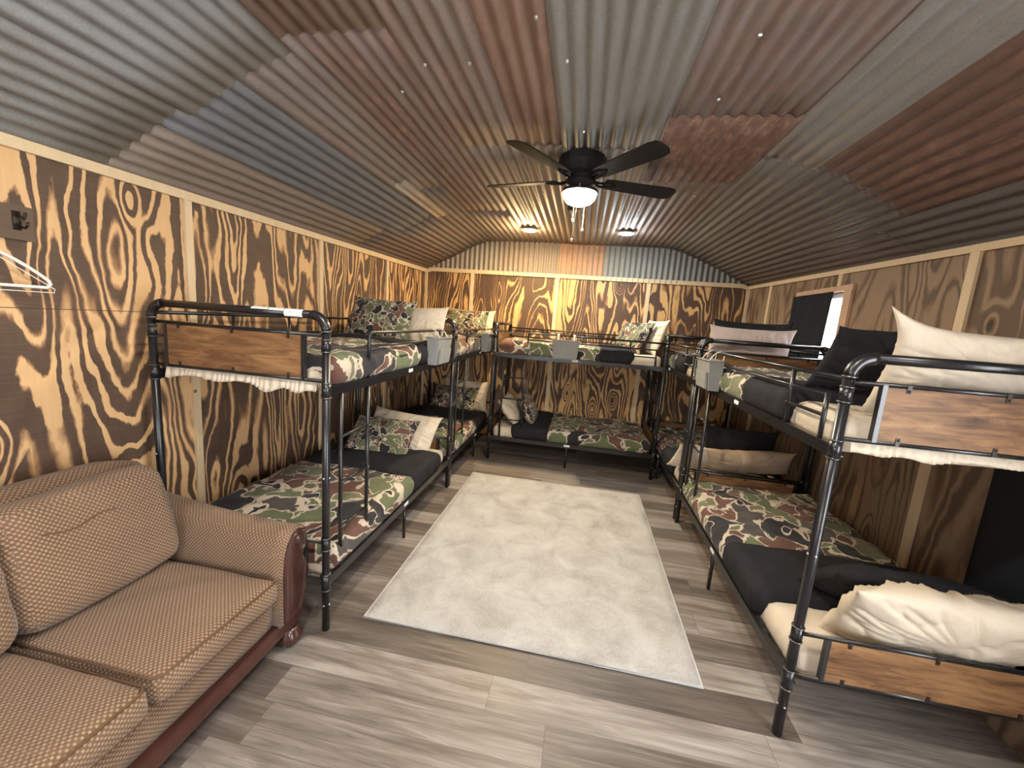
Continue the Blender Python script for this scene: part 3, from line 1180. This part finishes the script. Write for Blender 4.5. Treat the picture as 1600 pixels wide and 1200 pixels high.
def pillow_bm(w_, h_, t_, seed, puff=0.56, ear=0.014, crumple=0.012):
    """soft pillow in local x (width), z (height); y is thickness"""
    bm = bmesh.new()
    nx, nz = 84, 56
    rnd2 = random.Random(seed)
    sd = rnd2.uniform(0, 50)
    front, back = {}, {}
    for i in range(nx+1):
        for j in range(nz+1):
            a, b = -1+2*i/nx, -1+2*j/nz
            th = (max(0, 1-abs(a)**2.6)*max(0, 1-abs(b)**2.6))**puff
            # edges bow inwards, corners stick out
            x = a*(w_/2)*(1-0.035*(1-b*b))+math.copysign(ear, a)*(abs(a)*abs(b))**7
            z = b*(h_/2)*(1-0.045*(1-a*a))+math.copysign(ear, b)*(abs(a)*abs(b))**7
            nv = Vector((x*6+sd, z*6, sd*0.3))
            wr = (mnoise.noise(nv)+0.6*mnoise.noise(nv*2.1))*crumple
            # folds running in from the corners
            an = math.atan2(b, a)
            rf = 1-abs(mnoise.noise(Vector((an*3.2+sd, math.hypot(a, b)*1.1, sd)))*2.2)
            wr -= max(0, rf)**3*crumple*0.9*min(1, math.hypot(a, b)*1.2)
            rf2 = 1-abs(mnoise.noise(Vector((x*9-z*5, z*4+x*3, sd*2.1)))*2.4)
            wr -= max(0, rf2)**4*crumple*0.6
            y = -(t_/2)*th
            wr *= min(1, th*2.2)
            front[i, j] = bm.verts.new((x, y+wr, z+wr*0.3))
            if i in (0, nx) or j in (0, nz):
                back[i, j] = front[i, j]
            else:
                back[i, j] = bm.verts.new((x, -y+wr*0.8, z+wr*0.3))
    for i in range(nx):
        for j in range(nz):
            bm.faces.new((front[i, j], front[i+1, j], front[i+1, j+1], front[i, j+1]))
            bm.faces.new((back[i, j], back[i, j+1], back[i+1, j+1], back[i+1, j]))
    return bm


def pillow(kx, lx, ly, lz, w_, h_, t_, tilt, spin, mat, label, group, seed, roll=0.0, back=None, crumple=0.012, ear=0.014):
    """tilt 0 = upright facing the ladder end, 90 = lying flat"""
    o = link('pillow', pillow_bm(w_, h_, t_, seed, ear=ear, crumple=crumple), M[mat], None, True)
    if back:
        o.data.materials.append(M[back])
        for i, p in enumerate(o.data.polygons):
            p.material_index = i % 2     # faces were made front, back, front, back
    m = bed_matrix(kx) @ Matrix.Translation((lx, ly, lz)) @ Matrix.Rotation(math.radians(spin), 4, 'Z') @ Matrix.Rotation(math.radians(-tilt), 4, 'X') @ Matrix.Rotation(math.radians(roll), 4, 'Y')
    o.matrix_world = m
    tag(o, label, 'pillow', group)
    return o


TU, TL = ZU+0.155, ZL+0.155      # mattress tops
gc, gk = 'camouflage pillows', 'cream pillows'
pillow('A', 0.42, 1.60, TU+0.205, 0.60, 0.40, 0.16, 28, 0, 'camo_small', 'camouflage pillow leaning on the top berth nearest the sofa', gc, 1, 2, 'black_cloth')
pillow('A', 0.66, 1.77, TU+0.16, 0.62, 0.38, 0.17, 24, 0, 'cream', 'cream pillow behind the camouflage one, top berth nearest the sofa', gk, 2, -3)
pillow('A', 0.46, 1.60, TL+0.150, 0.62, 0.42, 0.17, 48, 0, 'camo_small', 'camouflage pillow propped on the lower berth nearest the sofa', gc, 3, 0)
pillow('A', 0.56, 1.80, TL+0.155, 0.70, 0.44, 0.16, 40, 0, 'cream', 'cream pillow sticking out behind the camouflage one, lower berth nearest the sofa', gk, 4, 4)
pillow('B', 0.60, 1.62, TU+0.195, 0.62, 0.42, 0.17, 30, 0, 'camo_small', 'camouflage pillow on the top berth in the back left corner', gc, 5)
pillow('B', 0.64, 1.82, TU+0.185, 0.64, 0.42, 0.15, 14, 0, 'cream', 'cream pillow behind the camouflage one, top berth in the back left corner', gk, 6)
pillow('B', 0.52, 1.58, TL+0.165, 0.62, 0.42, 0.16, 40, 0, 'camo_small', 'dim camouflage pillow on the lower berth in the back left corner', gc, 7)
pillow('B', 0.62, 1.80, TL+0.20, 0.66, 0.42, 0.15, 20, 0, 'cream', 'shaded cream pillow behind the camouflage one, lower berth in the back left corner', gk, 8)
pillow('C', 0.56, 1.62, TU+0.190, 0.58, 0.40, 0.17, 26, 28, 'camo_small', 'camouflage pillow standing on its edge, top berth along the back wall', gc, 9, 0, 'black_cloth')
pillow('C', 0.58, 1.85, TU+0.205, 0.62, 0.42, 0.15, 16, 12, 'cream', 'cream pillow with pointed corner, top berth along the back wall', gk, 10)
pillow('C', 0.62, 0.20, TL+0.165, 0.62, 0.40, 0.17, -38, 0, 'cream', 'cream pillow at the left end of the lower berth along the back wall', gk, 11)
pillow('C', 0.58, 0.42, TL+0.200, 0.60, 0.40, 0.16, -28, 0, 'camo_small', 'dim camouflage pillow on the lower berth along the back wall', gc, 12)
pillow('D', 0.52, 1.70, TU+0.215, 0.64, 0.42, 0.15, 10, 0, 'black_cloth', 'black pillow behind the pinkish one, top berth under the window', 'black pillows', 13)
pillow('D', 0.56, 1.83, TU+0.165, 0.68, 0.40, 0.16, 8, 0, 'pink_cream', 'pinkish cream pillow on the top berth under the window', 'cream pillows', 14)
pillow('D', 0.46, 1.70, TL+0.235, 0.62, 0.46, 0.16, 10, 0, 'black_cloth', 'black pillow in deep shade behind the tan one, lower berth under the window', 'black pillows', 21)
pillow('D', 0.42, 1.85, TL+0.185, 0.72, 0.26, 0.16, 30, 0, 'tan', 'tan pillow slumped on the lower berth under the window', 'cream pillows', 15, 6)
pillow('D', 0.74, 1.74, TL+0.12, 0.60, 0.36, 0.14, 40, 0, 'cream', 'cream pillow corner showing behind the tan pillow, lower berth under the window', gk, 16, -6)
pillow('E', 0.62, 1.53, TU+0.18, 0.54, 0.42, 0.16, 36, 0, 'black_cloth', 'black pillow leaning by the cream one, top berth nearest the camera on the right', 'black pillows', 17)
pillow('E', 0.40, 1.80, TU+0.165, 0.80, 0.40, 0.19, 16, 0, 'cream', 'big cream pillow with upright corner, top berth nearest the camera on the right', gk, 18, -2, crumple=0.02, ear=0.07)
pillow('E', 0.46, 1.62, TL+0.16, 0.64, 0.42, 0.16, 52, 0, 'black_cloth', 'black pillow behind the long cream one, lower berth nearest the camera on the right', 'black pillows', 19)
pillow('E', 0.40, 1.87, TL+0.17, 0.82, 0.42, 0.20, 34, 0, 'cream', 'long wrinkled cream pillow over the end panel, lower berth nearest the camera on the right', gk, 20, 3, crumple=0.02)

# ------------------------------------------------------------------ hanging canvas caddies


def make_caddy():
    root = empty('bedside_caddy')
    g_ = M['grey_cloth']
    bm = bmesh.new()
    # tapered body open at the top
    T = [(-0.155, 0.0), (0.155, 0.0), (0.155, 0.10), (-0.155, 0.10)]
    B = [(-0.135, 0.005), (0.135, 0.005), (0.135, 0.075), (-0.135, 0.075)]
    top = [bm.verts.new((a, b, 0)) for a, b in T]
    bot = [bm.verts.new((a, b, -0.215)) for a, b in B]
    for i in range(4):
        bm.faces.new((bot[i], bot[(i+1) % 4], top[(i+1) % 4], top[i]))
    bm.faces.new(bot[::-1])
    bmesh.ops.recalc_face_normals(bm, faces=bm.faces)
    body = link('pouch', bm, g_, root)
    sm = body.modifiers.new('thick', 'SOLIDIFY')
    sm.thickness = 0.005
    bm = bmesh.new()
    vs = []
    for (x, z, y) in ((-0.125, -0.085, 0.094), (0.125, -0.085, 0.094), (0.115, -0.205, 0.082), (-0.115, -0.205, 0.082)):
        vs.append((x, y, z))
    A = [bm.verts.new(v) for v in vs]
    Bv = [bm.verts.new((v[0], v[1]+0.014, v[2])) for v in vs]
    for i in range(4):
        bm.faces.new((A[i], A[(i+1) % 4], Bv[(i+1) % 4], Bv[i]))
    bm.faces.new(Bv)
    bm.faces.new(A[::-1])
    bmesh.ops.recalc_face_normals(bm, faces=bm.faces)
    link('front_pocket', bm, g_, root)
    bm = bmesh.new()
    tube(bm, [(-0.158, -0.003, 0), (0.158, -0.003, 0), (0.158, 0.103, 0), (-0.158, 0.103, 0)], 0.006, 6, True)
    link('top_hem', bm, g_, root, True)
    for x in (-0.09, 0.09):
        bm = bmesh.new()
        pts = [(x, 0.095, -0.02), (x*1.0, 0.055, 0.045), (x, 0.012, 0.072), (x, -0.014, 0.064), (x, -0.012, 0.03), (x, -0.004, -0.06)]
        for p, q in zip(pts, pts[1:]):
            p, q = Vector(p), Vector(q)
            n_ = Vector((0, -(q-p).z, (q-p).y)).normalized()*0.0015
            vs = [bm.verts.new(c+Vector((dx, 0, 0))+s_*n_) for c in (p, q) for dx in (-0.011, 0.011) for s_ in (1, -1)]
            for fidx in ((0, 2, 6, 4), (1, 5, 7, 3), (0, 4, 5, 1), (2, 3, 7, 6), (0, 1, 3, 2), (4, 6, 7, 5)):
                bm.faces.new([vs[i] for i in fidx])
        bmesh.ops.recalc_face_normals(bm, faces=bm.faces)
        link('strap', bm, M['strap'], root)
    return root


cad = make_caddy()
for i, (kx, ly, lab) in enumerate((('A', 1.39, 'grey canvas caddy on the guard rail of the bunk nearest the sofa'),
                                   ('B', 1.10, 'small grey canvas caddy on the guard rail in the back left corner'),
                                   ('C', 0.84, 'grey canvas caddy in the middle of the back wall bunk rail'),
                                   ('E', 0.50, 'grey canvas caddy on the rail of the near right bunk'))):
    o = cad if i == 0 else copy_tree(cad)
    # local +y of the caddy points to the aisle (+x of the bed)
    o.matrix_world = bed_matrix(kx) @ Matrix.Translation((BWD+0.016, ly, 1.535)) @ Matrix.Rotation(-PI/2, 4, 'Z')
    tag(o, lab, 'caddy', 'grey canvas caddies on the guard rails')

# ------------------------------------------------------------------ sofa along the left wall
SX, SY = 0.57, -5.12
sofa = empty('sofa', (SX, SY, 0))
tag(sofa, 'brown basket weave sofa with carved mahogany scroll arms against the left wall', 'sofa')
Y_IN, Y_OUT = -4.195, -4.012       # far arm
Y2_IN, Y2_OUT = -6.02, -6.20       # near arm, beside the camera
loc_s = (-0.55, -SY, 0)


def spart(name, bm, mat, parent=sofa, smooth=True, uv=True):
    bmesh.ops.translate(bm, verts=bm.verts, vec=loc_s)
    o = link(name, bm, M[mat], parent, smooth)
    if uv:
        box_uv(o)
    return o


bm = bmesh.new()
softbox(bm, (0.06, Y2_IN, 0.15), (0.985, Y_IN, 0.335), 0.025, 0.06)
spart('front_apron', bm, 'sofa')
bm = bmesh.new()
n = 24
pr = [(0.0, 0.085), (0.05, 0.085), (0.06, 0.10), (0.055, 0.135), (0.045, 0.158), (0.0, 0.158)]
for i in range(n):
    pass
rows = []
for i in range(n+1):
    y = Y2_OUT+0.02+(Y_OUT-0.02-Y2_OUT-0.02)*i/n
    bow = 0.012*math.sin(PI*i/n)
    rows.append([bm.verts.new((0.955+a+bow, y, z)) for a, z in pr])
for A, B in zip(rows, rows[1:]):
    for k in range(len(pr)):
        bm.faces.new((A[k], A[(k+1) % len(pr)], B[(k+1) % len(pr)], B[k]))
bm.faces.new(rows[0])
bm.faces.new(rows[-1][::-1])
bmesh.ops.recalc_face_normals(bm, faces=bm.faces)
spart('base_rail', bm, 'mahogany', smooth=False, uv=False)
for (x, y) in ((0.985, -4.105), (0.985, -6.11), (0.14, -4.105), (0.14, -6.11)):
    bm = bmesh.new()
    lathe(bm, [(0.034, 0.0), (0.054, 0.012), (0.066, 0.035), (0.065, 0.055), (0.052, 0.075), (0.042, 0.088)], (x, y, 0), 40, 10, 0.06)
    spart('bun_foot', bm, 'mahogany', uv=False)
# back frame
bm = bmesh.new()
poly = [(0.03, 0.15), (0.34, 0.15), (0.34, 0.45), (0.27, 0.80), (0.235, 0.895), (0.175, 0.925), (0.10, 0.91), (0.06, 0.85)]
rows = []
n = 30
for i in range(n+1):
    y = Y2_IN-0.06+(Y_IN+0.05-(Y2_IN-0.06))*i/n
    e = abs(2*i/n-1)
    dz = -0.05*max(0, (e-0.8)/0.2)**2
    rows.append([bm.verts.new((a, y, z+(dz if z > 0.7 else 0))) for a, z in poly])
for A, B in zip(rows, rows[1:]):
    for k in range(len(poly)):
        bm.faces.new((A[k], A[(k+1) % len(poly)], B[(k+1) % len(poly)], B[k]))
bm.faces.new(rows[0])
bm.faces.new(rows[-1][::-1])
bmesh.ops.recalc_face_normals(bm, faces=bm.faces)
spart('backrest', bm, 'sofa')
# cushions
ys = [-4.215, -4.785, -5.40, -6.015]
for i in range(3):
    y1, y0 = ys[i]-0.004, ys[i+1]+0.004
    bm = bmesh.new()
    softbox(bm, (0.36, y0, 0.318), (1.045, y1, 0.445), 0.045, 0.03, 0.006, 4, i*3.0, 0.018)
    sc_ = spart('seat_cushion', bm, 'sofa')
    bm = bmesh.new()
    for z in (0.336, 0.434):
        rr = 0.03
        xx0, xx1 = 0.38, 1.040
        tube(bm, [(xx0, y0+0.012, z), (xx1-rr, y0+0.010, z), (xx1-0.008, y0+rr, z), (xx1-0.003, (y0+y1)/2, z), (xx1-0.008, y1-rr, z), (xx1-rr, y1-0.010, z), (xx0, y1-0.012, z)], 0.0045, 6)
    spart('piping', bm, 'sofa_pipe', sc_, uv=False)
    # back cushion: thick, leaning, fuller in the middle
    bm = bmesh.new()
    softbox(bm, (0, y0-0.004, 0), (0.215, y1+0.004, 0.485), 0.075, 0.03, 0.010, 4.5, 11+i*3.0)
    for v in bm.verts:
        t = v.co.z/0.50
        if v.co.x > 0.1:
            v.co.x += 0.020*math.sin(PI*min(1, max(0, t*1.05)))
    bmesh.ops.rotate(bm, verts=bm.verts, cent=(0, 0, 0), matrix=Matrix.Rotation(-0.27, 3, 'Y'))
    bmesh.ops.translate(bm, verts=bm.verts, vec=(0.335, 0, 0.42))
    bc = spart('back_cushion', bm, 'sofa')
    for t in (0.70, 0.86):
        bm = bmesh.new()
        tube(bm, [(0.213+0.020*math.sin(PI*t)-(0.018 if t > 0.8 else 0)-0.05*abs(2*q/12-1)**6, y0+0.02+(y1-y0-0.04)*q/12, t*0.485+0.012*math.sin(q*1.3+i)) for q in range(13)], 0.004, 6)
        bmesh.ops.rotate(bm, verts=bm.verts, cent=(0, 0, 0), matrix=Matrix.Rotation(-0.27, 3, 'Y'))
        bmesh.ops.translate(bm, verts=bm.verts, vec=(0.335, 0, 0.42))
        spart('piping', bm, 'sofa_pipe', bc, uv=False)
# rolled arms


def arm(yi, yo):
    s = 1 if yo > yi else -1
    bm = bmesh.new()
    rows = []
    n = 16
    for i in range(n+1):
        x = 0.06+0.955*i/n
        t = 1-i/n
        zt = 0.635+0.085*t*t            # rises to the back
        w_ = abs(yo-yi)
        rr = 0.088
        cy, cz = yo-s*rr*0.95, zt-rr
        pts = [(yi, 0.15), (yi, 0.30), (yi, cz-0.03)]
        for k in range(11):
            a = PI*(1.0-k/10*1.25)
            pts.append((cy+s*rr*math.cos(a)*(1.0), cz+rr*math.sin(a)))
        pts += [(cy+s*rr*0.35, cz-rr*0.9), (yo-s*0.055, cz-0.14), (yo-s*0.045, 0.15)]
        rows.append([bm.verts.new((x, p[0], p[1])) for p in pts])
    m = len(rows[0])
    for A, B in zip(rows, rows[1:]):
        for k in range(m):
            bm.faces.new((A[k], A[(k+1) % m], B[(k+1) % m], B[k]))
    bm.faces.new(rows[0])
    bm.faces.new(rows[-1][::-1])
    bmesh.ops.recalc_face_normals(bm, faces=bm.faces)
    a_ = spart('arm', bm, 'sofa')
    # carved front
    out = [(0.020, 0.155), (0.020, 0.42), (0.028, 0.50), (0.045, 0.56), (0.075, 0.60), (0.112, 0.610), (0.142, 0.595), (0.155, 0.560), (0.148, 0.522), (0.128, 0.490),
           (0.124, 0.465), (0.140, 0.43), (0.150, 0.39), (0.152, 0.34), (0.142, 0.27), (0.122, 0.20), (0.105, 0.155)]
    # smooth outline
    bm = bmesh.new()

    def ring(sc, x):
        c0 = (0.085, 0.38)
        return [bm.verts.new((x, yi+s*(c0[0]+(a-c0[0])*sc)*1.19, c0[1]+(b-c0[1])*(1-(1-sc)*0.45))) for a, b in out]
    rr_ = [ring(1.0, 1.000), ring(1.0, 1.022), ring(0.93, 1.032), ring(0.78, 1.032), ring(0.70, 1.024), ring(0.60, 1.028)]
    m = len(out)
    for A, B in zip(rr_, rr_[1:]):
        for k in range(m):
            bm.faces.new((A[k], A[(k+1) % m], B[(k+1) % m], B[k]))
    bm.faces.new(rr_[0][::-1])
    bm.faces.new(rr_[-1])
    bmesh.ops.recalc_face_normals(bm, faces=bm.faces)
    fp = spart('scroll_panel', bm, 'mahogany', a_, False, False)
    bm = bmesh.new()
    bmesh.ops.create_uvsphere(bm, u_segments=20, v_segments=12, radius=1.0, matrix=Matrix.Translation((1.026, yi+s*0.128, 0.562)) @ Matrix.Diagonal((0.016, 0.032, 0.032, 1)))
    spart('scroll_boss', bm, 'mahogany', a_, True, False)


arm(Y_IN, Y_OUT)
arm(Y2_IN, Y2_OUT)

# ------------------------------------------------------------------ ceiling fan
FX, FY = 2.232, -2.965
fan = empty('ceiling_fan', (FX, FY, 2.775))
tag(fan, 'dark five blade ceiling fan with lit glass bowl under the corrugated ceiling', 'ceiling fan')
bm = bmesh.new()
lathe(bm, [(0.130, 0.0), (0.150, -0.012), (0.150, -0.055), (0.118, -0.105), (0.085, -0.125), (0.085, -0.14)], seg=12)
link('motor_housing', bm, M['fan_dark'], fan)
bm = bmesh.new()
lathe(bm, [(0.07, -0.135), (0.095, -0.145), (0.095, -0.165), (0.06, -0.18), (0.055, -0.20), (0.113, -0.205), (0.118, -0.215), (0.112, -0.222)], seg=32)
link('light_fitter', bm, M['fan_dark'], fan, True)
bm = bmesh.new()
lathe(bm, [(0.110, -0.218), (0.111, -0.228), (0.102, -0.255), (0.080, -0.280), (0.045, -0.295), (0.0, -0.30)], seg=32)
link('light_bowl', bm, M['bulb_fan'], fan, True)
for kk in range(5):
    a = math.radians(22+72*kk)
    bm = bmesh.new()
    bl = [(0.16, -0.045), (0.20, -0.055), (0.60, -0.068), (0.645, -0.060), (0.662, -0.035), (0.664, 0.03), (0.645, 0.058), (0.60, 0.068), (0.20, 0.055), (0.16, 0.045)]
    prism(bm, bl, -0.003, 0.003, 'z')
    mt = Matrix.Rotation(a, 4, 'Z') @ Matrix.Translation((0, 0, -0.142)) @ Matrix.Rotation(math.radians(-12), 4, 'X')
    bmesh.ops.transform(bm, matrix=mt, verts=bm.verts)
    b_ = link('blade', bm, M['fan_dark'], fan)
    bm = bmesh.new()
    tube(bm, [(0.075, 0, 0.0), (0.13, 0.018, -0.012), (0.19, 0.028, -0.008), (0.235, 0.0, -0.006)], 0.008, 8)
    tube(bm, [(0.075, 0, 0.0), (0.13, -0.018, -0.012), (0.19, -0.028, -0.008), (0.235, 0.0, -0.006)], 0.008, 8)
    bmesh.ops.transform(bm, matrix=mt, verts=bm.verts)
    link('blade_iron', bm, M['fan_dark'], b_, True)
for (dx, dy, z1) in ((0.0, -0.115, -0.535), (-0.035, 0.11, -0.36), (0.035, 0.11, -0.42)):
    bm = bmesh.new()
    tube(bm, [(dx, dy, -0.20), (dx-0.02 if z1 < -0.5 else dx, dy, z1)], 0.0032, 6)
    bmesh.ops.create_icosphere(bm, subdivisions=2, radius=0.008, matrix=Matrix.Translation((dx-0.02 if z1 < -0.5 else dx, dy, z1)) @ Matrix.Diagonal((1, 1, 1.6, 1)))
    link('pull_chain', bm, M['brass'], fan, True)


def lamp_light(name, loc, power, color, size, spot=None):
    l = bpy.data.lights.new(name, 'AREA')
    l.shape = 'DISK'
    l.size, l.energy, l.color = size, power, color
    o = bpy.data.objects.new(name, l)
    COL.objects.link(o)
    o.location = loc
    return o


lamp_light('fan_bulb', (FX, FY, 2.775-0.315), 30, (1.0, 0.88, 0.68), 0.20)

# recessed ceiling lights


def downlight(x, y, mat, lab, color, power):
    root = empty('ceiling_light', (x, y, 2.775))
    tag(root, lab, 'ceiling light', 'round ceiling lights')
    bm = bmesh.new()
    lathe(bm, [(0.070, 0.0), (0.092, 0.0), (0.094, -0.006), (0.075, -0.012), (0.070, -0.008)], seg=32)
    link('light_trim', bm, M['can_trim'], root, True)
    bm = bmesh.new()
    lathe(bm, [(0.071, -0.004), (0.065, -0.014), (0.0, -0.022)], seg=32)
    link('lens', bm, M[mat], root, True)
    p_ = bpy.data.lights.new('downlight_bulb', 'POINT')
    p_.energy, p_.color, p_.shadow_soft_size = power*0.35, color, 0.05
    q = bpy.data.objects.new('downlight_bulb', p_)
    COL.objects.link(q)
    q.location = (x, y, 2.775-0.10)
    lamp_light('downlight_beam', (x, y, 2.775-0.028), power*0.65, color, 0.12)


downlight(1.614, -0.883, 'bulb_warm', 'round ceiling light glowing warm yellow near the back wall, left of the fan chain', (1.0, 0.72, 0.36), 64)
downlight(2.710, -0.896, 'bulb_cool', 'round ceiling light glowing cool white near the back wall, right of the fan chain', (0.88, 0.95, 1.0), 22)

downlight(1.614, -5.05, 'bulb_cool', 'added fill light on the ceiling over the sofa end, out of view', (1.0, 0.93, 0.82), 26)  # unseen fixture behind the camera, added as fill light for the sofa end
downlight(2.710, -5.05, 'bulb_cool', 'added fill light on the ceiling at the entrance door end, out of view', (1.0, 0.93, 0.82), 22)  # second unseen fixture, added as fill light for the entrance end

# ------------------------------------------------------------------ coat rack and hangers at the left edge
rack = empty('coat_rack', (0.0, -4.62, 1.96))
tag(rack, 'dark brown coat rack board with iron hook on the left wall above the sofa', 'coat rack')
bm = bmesh.new()
box(bm, (0.0, -0.28, -0.068), (0.018, 0.28, 0.068))
link('board', bm, M['board'], rack)
for y in (0.225, 0.075, -0.075, -0.225):
    bm = bmesh.new()
    tube(bm, [(0.018, y, 0.03), (0.035, y, 0.028), (0.05, y+0.005, 0.012), (0.052, y+0.01, 0.03), (0.05, y+0.012, 0.04)], 0.005, 8)
    tube(bm, [(0.018, y, -0.01), (0.035, y, -0.018), (0.062, y, -0.022), (0.075, y, -0.012), (0.078, y, 0.002)], 0.005, 8)
    box(bm, (0.018, y-0.012, -0.03), (0.022, y+0.012, 0.045))
    link('hook', bm, M['iron'], rack, True)


def hanger(x, yc, zt, hw, drop, rad, mat, name, lab, inner):
    root = empty(name, (x, yc, zt))
    tag(root, lab, 'clothes hanger', 'white clothes hangers')
    bm = bmesh.new()
    hk = [(0, 0.022*math.sin(t), 0.022*(math.cos(t)-1)+0.012) for t in [(-0.55+i*0.28)*PI/1.4 for i in range(8)]]
    tube(bm, [(0, 0.0, -0.085)]+[(0, 0.0, -0.05)]+hk[::-1], rad*0.7 if rad > 0.004 else rad, 8)
    link('hanger_hook', bm, M[mat], root, True)
    bm = bmesh.new()
    if inner:
        pts = [(0, 0, -0.085)]
        for t in range(1, 9):
            q = t/8
            pts.append((0, hw*q, -0.085-drop*q**1.5))
        pts += [(0, hw*1.03, -0.10-drop), (0, hw*0.96, -0.115-drop)]
        full = pts+[(0, -p[1], p[2]) for p in pts[::-1]][:-1]
        tube(bm, full, rad, 10, True)
    else:
        tube(bm, [(0, 0, -0.085), (0, hw, -0.085-drop), (0, hw*0.985, -0.10-drop), (0, -hw*0.985, -0.10-drop), (0, -hw, -0.085-drop)], rad, 8, True)
    link('shoulder_loop', bm, M[mat], root, True)


hanger(0.072, -4.545, 1.935, 0.20, 0.115, 0.0065, 'white_plastic', 'plastic_hanger', 'thick white plastic clothes hanger hanging from the coat rack', True)
hanger(0.078, -4.545, 1.935, 0.215, 0.150, 0.0018, 'white_plastic', 'wire_hanger', 'thin white wire clothes hanger hanging in front of the plastic one', False)

# ------------------------------------------------------------------ curtains


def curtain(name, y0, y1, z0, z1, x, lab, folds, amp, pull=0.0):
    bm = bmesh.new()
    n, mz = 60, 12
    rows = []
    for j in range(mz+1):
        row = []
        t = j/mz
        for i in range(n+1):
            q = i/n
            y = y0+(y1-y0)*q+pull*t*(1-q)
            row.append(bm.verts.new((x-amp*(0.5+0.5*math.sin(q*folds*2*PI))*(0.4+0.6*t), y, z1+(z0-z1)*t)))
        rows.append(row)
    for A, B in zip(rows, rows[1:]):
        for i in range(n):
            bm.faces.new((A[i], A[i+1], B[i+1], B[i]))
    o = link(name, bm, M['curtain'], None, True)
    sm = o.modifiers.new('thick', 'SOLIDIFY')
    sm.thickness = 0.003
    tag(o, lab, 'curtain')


curtain('blackout_curtain', -1.888, -1.235, 1.34, 2.150, W-0.024, 'black curtain hanging over most of the small window on the right wall', 3.0, 0.012, 0.05)
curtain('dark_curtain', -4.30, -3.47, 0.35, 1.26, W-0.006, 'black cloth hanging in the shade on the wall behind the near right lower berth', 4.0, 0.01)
